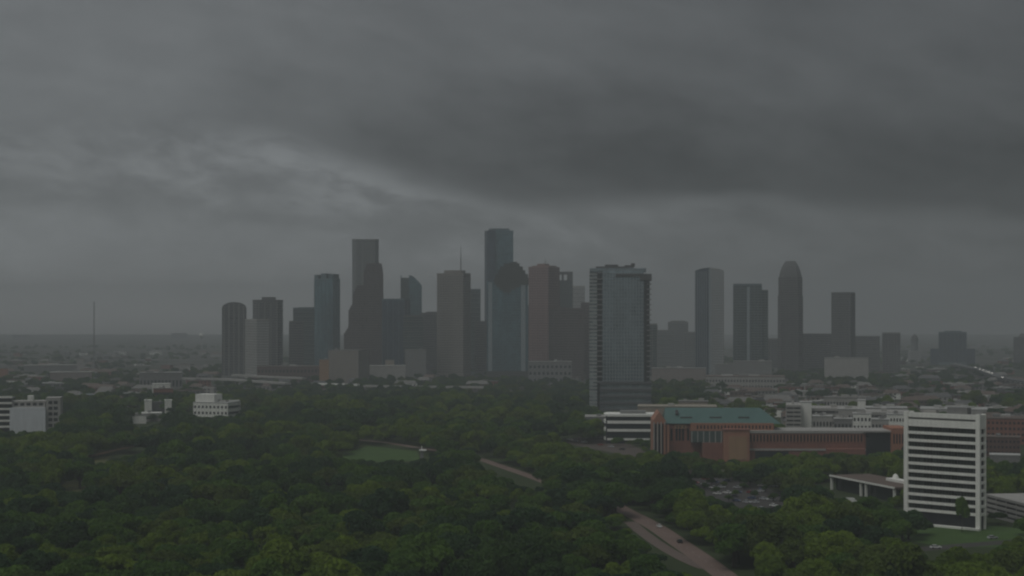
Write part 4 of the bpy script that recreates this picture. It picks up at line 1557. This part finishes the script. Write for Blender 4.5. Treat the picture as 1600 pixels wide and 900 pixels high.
def crown_mesh(seed, m, n=2600, flat=0.72, lobes=12):
    rg = np.random.default_rng(seed)
    C = rg.normal(size=(lobes, 3))
    C /= np.linalg.norm(C, axis=1)[:, None]
    C *= (rg.random((lobes, 1)) ** 0.4) * 0.80
    C[:, 2] = np.abs(C[:, 2]) * 0.9 - 0.12
    rad = rg.uniform(0.20, 0.44, lobes)
    C[0] = (0, 0, 0.25)
    rad[0] = 0.5
    li = rg.choice(lobes, n, p=rad ** 2 / np.sum(rad ** 2))
    D = rg.normal(size=(n, 3))
    D /= np.linalg.norm(D, axis=1)[:, None]
    D[:, 2] = np.where(D[:, 2] < -0.35, -D[:, 2], D[:, 2])
    rr = rad[li] * (0.72 + 0.36 * rg.random(n) ** 0.6)
    P = C[li] + D * rr[:, None]
    P[:, 2] *= flat
    nrm = D + rg.normal(size=(n, 3)) * 0.5
    nrm /= np.linalg.norm(nrm, axis=1)[:, None]
    a = np.cross(nrm, rg.normal(size=(n, 3)))
    a /= np.linalg.norm(a, axis=1)[:, None]
    b = np.cross(nrm, a)
    s = rg.uniform(0.05, 0.095, n)[:, None]
    V = np.stack([P - a * s, P - b * s * 0.7 + nrm * s * 0.25, P + a * s, P + b * s * 0.7 + nrm * s * 0.25], 1).reshape(-1, 3)
    V[:, 2] += 0.78       # crown sits above the trunk; unit tree radius is about 1
    Fc = np.arange(4 * n).reshape(-1, 4)
    me = bpy.data.meshes.new('crown')
    me.from_pydata(V.tolist(), [], Fc.tolist())
    me.materials.append(m)
    return me


def trunk_mesh(seed):
    rg = random.Random(seed)
    mb = MB()
    mb.cyl(0, 0, 0, 0.5, 0.075, 0.055, 7)
    for i in range(5):
        a = 2 * math.pi * i / 5 + rg.uniform(-0.4, 0.4)
        r = rg.uniform(0.3, 0.5)
        zt = rg.uniform(0.75, 1.05)
        tx, ty = r * math.cos(a), r * math.sin(a)
        k = 5
        n = len(mb.v)
        for (cx, cy, cz, rr) in ((0, 0, 0.42, 0.042), (tx * .6, ty * .6, .42 + (zt - .42) * .5, .03), (tx, ty, zt, 0.012)):
            mb.v += [(cx + rr * math.cos(2 * math.pi * j / k), cy + rr * math.sin(2 * math.pi * j / k), cz) for j in range(k)]
        for s in range(2):
            for j in range(k):
                mb.f.append((n + s * k + j, n + s * k + (j + 1) % k, n + (s + 1) * k + (j + 1) % k, n + (s + 1) * k + j))
    return mb.mesh('trunk', BARK)


SHAPES = ['round-crowned', 'broad', 'tall']
CROWNS = {}
sd = 11
for tone in TONES:
    for shp in SHAPES:
        CROWNS[(tone, shp)] = crown_mesh(sd, LEAFM[tone], 3600, {'round-crowned': 0.85, 'broad': 0.62, 'tall': 1.15}[shp], {'round-crowned': 14, 'broad': 18, 'tall': 14}[shp])
        sd += 1
TRUNKS = [trunk_mesh(i) for i in range(3)]


def inpoly(x, y, P):
    c = False
    n = len(P)
    j = n - 1
    for i in range(n):
        if (P[i][1] > y) != (P[j][1] > y) and x < (P[j][0] - P[i][0]) * (y - P[i][1]) / (P[j][1] - P[i][1]) + P[i][0]:
            c = not c
        j = i
    return c


# places the photograph shows open: nothing taller than grass stands in front of them
OPEN = [
    ([(196, 622), (216, 622), (216, 632), (196, 632)], 1640),
    ([(236, 598), (268, 598), (268, 606), (236, 606)], 1890),
    ([(968, 790), (985, 796), (1035, 818), (1075, 846), (1120, 872), (1160, 905), (1120, 905), (1085, 880), (1040, 868), (1005, 838), (985, 815)], 1e9),
    ([(532, 711), (572, 695), (560, 687), (600, 687), (680, 704), (656, 713), (600, 716), (545, 714)], 1e9),
    ([(746, 711), (790, 726), (848, 747), (840, 757), (790, 742), (748, 723)], 1e9),
    ([(1440, 830), (1475, 826), (1560, 824), (1572, 840), (1560, 848), (1500, 850), (1440, 842)], 1e9),
    ([(1445, 852), (1520, 848), (1520, 860), (1445, 862)], 1e9),
    ([(1430, 645), (1545, 645), (1545, 822), (1470, 822), (1412, 780), (1412, 645)], 731),
    ([(1090, 754), (1190, 756), (1225, 772), (1215, 786), (1150, 782), (1105, 768)], 1e9),
    ([(1066, 738), (1120, 740), (1110, 748), (1070, 746)], 1e9),
    ([(1022, 640), (1230, 640), (1230, 700), (1170, 716), (1100, 712), (1090, 690), (1060, 686), (1040, 706), (1022, 700)], 1080),
    ([(1170, 670), (1416, 666), (1416, 696), (1340, 702), (1200, 704)], 1080),
    ([(1230, 625), (1416, 625), (1416, 668), (1230, 668)], 1300),
    ([(1298, 742), (1400, 742), (1400, 766), (1320, 774), (1298, 762)], 900),
    ([(950, 645), (1022, 645), (1022, 682), (950, 680)], 1235),
    ([(0, 618), (92, 620), (92, 660), (70, 670), (0, 670)], 1325),
    ([(302, 617), (372, 622), (372, 645), (302, 647)], 1555),
    ([(226, 626), (268, 626), (268, 642), (226, 642)], 1610),
    ([(206, 650), (252, 648), (250, 658), (206, 662)], 1465),
    ([(1543, 768), (1600, 764), (1600, 815), (1543, 802)], 745),
    ([(1543, 655), (1600, 655), (1600, 712), (1543, 714)], 1118),
    ([(885, 684), (1000, 698), (1000, 710), (940, 700), (885, 692)], 1e9),
    ([(100, 752), (140, 750), (140, 762), (100, 764)], 1e9),
    ([(135, 714), (240, 692), (240, 697), (150, 722)], 1e9),
    ([(922, 415), (1016, 415), (1016, 640), (936, 640)], 1640),
    ([(312, 582), (334, 600), (340, 616), (318, 616)], 1e9),
]
# footprints kept clear of trunks (world x0, x1, y0, y1)
CLEAR = [
    (W(1405, 745), W(1548, 745), 722, 790), (W(1285, 880), W(1410, 850), 836, 930), (W(1536, 785), W(1700, 740), 690, 830),
    (W(1018, 1085), W(1420, 1085), 1078, 1128), (W(940, 1235), W(1030, 1235), 1228, 1270), (W(990, 1330), W(1430, 1330), 1296, 1400),
    (W(-30, 1330), W(98, 1330), 1320, 1365), (W(296, 1560), W(380, 1560), 1550, 1600), (W(915, 1650), W(1022, 1650), 1630, 1700),
    (W(1532, 1120), W(1640, 1230), 1095, 1300), (W(654, 1083) - 4, W(664, 1083) + 6, 1070, 1096),
]


def road_clear(p):
    for q in Qroads:
        if (p[0] - q[0]) ** 2 + (p[1] - q[1]) ** 2 < q[2] ** 2:
            return False
    return True


Qroads = []
for pts, wd in ((ROAD1, 6.4), (ROAD2, 6), ([(1380, 862), (1440, 858), (1520, 851), (1640, 842)], 9), ([(1002, 834), (1020, 850), (1045, 864), (1080, 874)], 7)):
    for i in range(len(pts) - 1):
        for k in range(10):
            f = k / 10
            g_ = gp(pts[i][0] * (1 - f) + pts[i + 1][0] * f, pts[i][1] * (1 - f) + pts[i + 1][1] * f)
            Qroads.append((g_[0], g_[1], wd))


def vis_ok(x, y, r, ht):
    px = 800 + F * x / y
    top = EYE + F * (H - ht) / y
    mid = EYE + F * (H - ht * 0.62) / y
    low = EYE + F * (H - ht * 0.3) / y
    rp = 1.1 * r * F / y
    top -= 0.12 * rp
    pts = [(px, top), (px - rp * 0.9, mid), (px + rp * 0.9, mid), (px - rp * .6, (top + mid) / 2), (px + rp * .6, (top + mid) / 2), (px, mid), (px, low), (px - rp * .6, low), (px + rp * .6, low)]
    for P, lim in OPEN:
        if y >= lim:
            continue
        for a, b in pts:
            if inpoly(a, b, P):
                return False
    return True


def vnoise(x, y, s, seed=0):
    """Cheap smooth value noise."""
    x, y = x / s, y / s
    ix, iy = math.floor(x), math.floor(y)
    fx, fy = x - ix, y - iy
    fx, fy = fx * fx * (3 - 2 * fx), fy * fy * (3 - 2 * fy)

    def hsh(a, b):
        v = math.sin(a * 127.1 + b * 311.7 + seed * 74.7) * 43758.5453
        return v - math.floor(v)
    return (hsh(ix, iy) * (1 - fx) + hsh(ix + 1, iy) * fx) * (1 - fy) + (hsh(ix, iy + 1) * (1 - fx) + hsh(ix + 1, iy + 1) * fx) * fy


TONEL = list(TONES)


def tone_at(x, y):
    v = vnoise(x, y, 60, 3) * 0.6 + vnoise(x, y, 24, 5) * 0.4 + R.uniform(-0.16, 0.16) + (0.05 if x > 60 else 0.0)
    if v < 0.36:
        return 0
    if v < 0.46:
        return 1
    if v < 0.60:
        return 2
    if v < 0.68:
        return 4
    return 3


cand = []
y = 520.0
step = 11.0
while y < 1720:
    half = 0.5 * 1600 / F * y * 1.22 + 20
    nx = int(2 * half / step)
    for i in range(nx):
        x = -half + (i + R.random()) * step
        yy = y + R.uniform(-0.45, 0.45) * step
        if vnoise(x, yy, 45, 9) < 0.13:
            continue
        r = (4.2 + 6.6 * R.random() ** 1.4) * (0.8 + 0.45 * vnoise(x, yy, 70, 2))
        cand.append((x, yy, r))
    y += step * 0.92
trees = []
for x, yy, r in cand:
    if not road_clear((x, yy)):
        continue
    if any(a - r * .4 < x < b + r * .4 and c - r * .4 < yy < d_ + r * .4 for a, b, c, d_ in CLEAR):
        continue
    shp = R.choice([0, 0, 0, 1, 1, 2])
    ht = r * (0.78 + [0.85, 0.62, 1.15][shp])
    px = 800 + F * x / yy
    # the built-up edge on the right and the streets further back carry fewer trees
    dens = 1.0
    if yy > 1250:
        dens = 0.78
    if yy > 1300 and px > 1100:
        dens = 0.14
    if yy > 1450 and px < 420:
        dens = 0.62
    if R.random() > dens:
        continue
    ok = vis_ok(x, yy, r, ht)
    if not ok:
        r *= 0.55
        ht *= 0.55
        if not vis_ok(x, yy, r, ht):
            continue
    trees.append((x, yy, r, ht, shp, tone_at(x, yy)))

# the largest in the picture become single trees, the rest one woodland
def in_view(t):
    px = 800 + F * t[0] / t[1]
    top = EYE + F * (H - t[3]) / t[1]
    mid = EYE + F * (H - t[3] * 0.6) / t[1]
    return 10 < px < 1590 and mid < 895


inv = sorted([t for t in trees if in_view(t)], key=lambda t: -(t[2] / t[1]) if t[1] > 600 else -(t[2] / 600))
single = inv[:296]
sset = set(id(t) for t in single)
rest = [t for t in trees if id(t) not in sset]


def where(t):
    px = 800 + F * t[0] / t[1]
    py = EYE + F * (H - t[3] * 0.7) / t[1]
    row = 'at the bottom edge' if py > 872 else ('near the bottom edge' if py > 850 else ('in the lower canopy' if py > 825 else 'in the middle canopy'))
    if px > 1180:
        col = 'below the white slab' if px > 1400 else 'below the flat pavilion'
    elif px > 1040:
        col = 'beside the reddish road'
    elif px > 860:
        col = 'left of the reddish road'
    elif px > 640:
        col = 'below the far road bend'
    elif px > 430:
        col = 'below the bright lawn'
    elif px > 200:
        col = 'below the white stepped building'
    else:
        col = 'in the left park corner'
    return row, col


ORD = ['first', 'second', 'third', 'fourth', 'fifth', 'sixth', 'seventh', 'eighth', 'ninth', 'tenth', 'eleventh', 'twelfth']


def tree_label(t):
    row, col = where(t)
    size = 'small' if t[2] < 5.6 else ('large' if t[2] > 7.4 else '')
    return ' '.join(f"{size} {TONEL[t[5]]} {SHAPES[t[4]]} tree {row}, {col}".split())


same = {}
for t in single:
    same.setdefault(tree_label(t), []).append(t)
LAB = {}
for lab, ts in same.items():
    ts.sort(key=lambda t: t[0] / t[1])
    for k, t in enumerate(ts):
        LAB[id(t)] = lab if len(ts) == 1 else f"{lab}, {ORD[k]} from left"
protos = {}
for i, t in enumerate(single):
    x, yy, r, ht, shp, tn = t
    root = thing('park_tree', LAB[id(t)], 'tree', (x, yy, 0), R.uniform(0, 6.28), 'trees of the park canopy')
    s = r
    root.scale = (s, s * R.uniform(0.9, 1.1), s * R.uniform(0.92, 1.1))
    c = link('crown', CROWNS[(TONEL[tn], SHAPES[shp])], root)
    link('trunk', R.choice(TRUNKS), root)
    protos.setdefault((tn, shp), c)

# single tree on the lawn in front of the white slab
p = gp(1503, 832)
t = thing('lawn_tree', 'slender young tree standing on the lawn in front of the white slab', 'tree', (p[0], p[1], 0), 0.7)
t.scale = (4.0, 4.0, 8.2)
link('crown', CROWNS[('fresh-green', 'tall')], t).location.z = 0.25
link('trunk', TRUNKS[0], t).scale = (0.5, 0.5, 1.5)

# small trees between the rows of parked cars
lotp = [(1101, 765), (1118, 772), (1131, 762), (1149, 776), (1163, 766), (1180, 778), (1196, 768), (1139, 784), (1208, 783), (1172, 758), (1112, 758)]
for i, (px, py) in enumerate(sorted(lotp)):
    p = gp(px, py)
    s = R.uniform(2.4, 3.5)
    tn = R.choice(['dark-green', 'fresh-green', 'olive'])
    t = thing('car_park_tree', f"small {tn} tree among the parked cars in the lot, {ORD[i]} from left", 'tree', (p[0], p[1], 0), R.uniform(0, 6), 'small trees in the car lot')
    t.scale = (s, s, s)
    link('crown', CROWNS[(tn, 'round-crowned')], t)
    link('trunk', TRUNKS[i % 3], t)

# far trees of the city
far = []
yy = 1720.0
while yy < 5200:
    half = 0.5 * 1600 / F * yy * 1.1
    st = 13.0 + (yy - 1720) * 0.012
    for i in range(int(2 * half / st)):
        x = -half + (i + R.random()) * st
        y2 = yy + R.uniform(-.5, .5) * st
        v = vnoise(x, y2, 160, 21) * 0.6 + vnoise(x, y2, 60, 22) * 0.4
        px = 800 + F * x / y2
        lim = 0.52
        if y2 < 2300:
            lim = 0.36 if px < 930 else 0.56
            if 930 < px < 1130:
                lim = 0.40
        if y2 > 2700:
            lim = 0.56
        if v < lim:
            continue
        if any((x - q[0]) ** 2 + (y2 - q[1]) ** 2 < 15 ** 2 for q in occupied):
            continue
        r = R.uniform(4.5, 8.0)
        shp = R.choice([0, 0, 1, 1, 2])
        if y2 < 2400 and not vis_ok(x, y2, r, r * 1.6):
            continue
        far.append((x, y2, r, r * 1.6, shp, R.choice([0, 0, 0, 1, 1, 2, 4])))
    yy += st * 1.15


def woodland(name, pts):
    """One mass of trees: points carrying size and kind, crowns instanced on them."""
    me = bpy.data.meshes.new(name)
    me.from_pydata([(t[0], t[1], 0.0) for t in pts], [], [])
    keys = list(protos)
    a = me.attributes.new('size', 'FLOAT', 'POINT')
    a.data.foreach_set('value', [t[2] for t in pts])
    b = me.attributes.new('pick', 'INT', 'POINT')
    b.data.foreach_set('value', [keys.index((t[5], t[4])) if (t[5], t[4]) in protos else R.randrange(len(keys)) for t in pts])
    c = me.attributes.new('turn', 'FLOAT', 'POINT')
    c.data.foreach_set('value', [R.uniform(0, 6.28) for _ in pts])
    o = bpy.data.objects.new(name, me)
    COL.objects.link(o)
    o['kind'] = 'stuff'
    ng = bpy.data.node_groups.new(name + '_instancing', 'GeometryNodeTree')
    ng.interface.new_socket('Geometry', in_out='INPUT', socket_type='NodeSocketGeometry')
    ng.interface.new_socket('Geometry', in_out='OUTPUT', socket_type='NodeSocketGeometry')
    N, L = ng.nodes, ng.links
    gi, go = N.new('NodeGroupInput'), N.new('NodeGroupOutput')
    g2i = N.new('GeometryNodeGeometryToInstance')
    for k in reversed(keys):       # later links come first in the instance list
        oi = N.new('GeometryNodeObjectInfo')
        oi.transform_space = 'ORIGINAL'
        oi.inputs['Object'].default_value = protos[k]
        L.new(oi.outputs['Geometry'], g2i.inputs[0])
    m2p = N.new('GeometryNodeMeshToPoints')
    L.new(gi.outputs[0], m2p.inputs['Mesh'])
    iop = N.new('GeometryNodeInstanceOnPoints')
    L.new(m2p.outputs[0], iop.inputs['Points'])
    L.new(g2i.outputs[0], iop.inputs['Instance'])
    iop.inputs['Pick Instance'].default_value = True

    def named(nm, ty):
        n = N.new('GeometryNodeInputNamedAttribute')
        n.data_type = ty
        n.inputs['Name'].default_value = nm
        return n.outputs['Attribute']
    L.new(named('pick', 'INT'), iop.inputs['Instance Index'])
    cx = N.new('ShaderNodeCombineXYZ')
    L.new(named('turn', 'FLOAT'), cx.inputs[2])
    e2r = N.new('FunctionNodeEulerToRotation')
    L.new(cx.outputs[0], e2r.inputs[0])
    L.new(e2r.outputs[0], iop.inputs['Rotation'])
    sx = N.new('ShaderNodeCombineXYZ')
    s_ = named('size', 'FLOAT')
    for i in range(3):
        L.new(s_, sx.inputs[i])
    L.new(sx.outputs[0], iop.inputs['Scale'])
    L.new(iop.outputs[0], go.inputs[0])
    md = o.modifiers.new('instancing', 'NODES')
    md.node_group = ng
    return o


woodland('woodland', rest)
woodland('distant_woodland', far)
print('trees', len(single), len(rest), len(far))

# ------------------------------------------------------------------ haze
m = bpy.data.materials.new('haze_air')
m.use_nodes = True
m.node_tree.nodes.clear()
g = NG(m.node_tree)
out = g.new('ShaderNodeOutputMaterial')
pv = g.new('ShaderNodeVolumePrincipled')
pv.inputs['Color'].default_value = (0.60, 0.635, 0.655, 1)
pv.inputs['Density'].default_value = HAZE_DENSITY
pv.inputs['Anisotropy'].default_value = 0.0
g.L.new(pv.outputs[0], out.inputs['Volume'])
MB().box(-4600, 4600, -400, 9600, -1.0, 285).build('haze', m, kind='stuff')
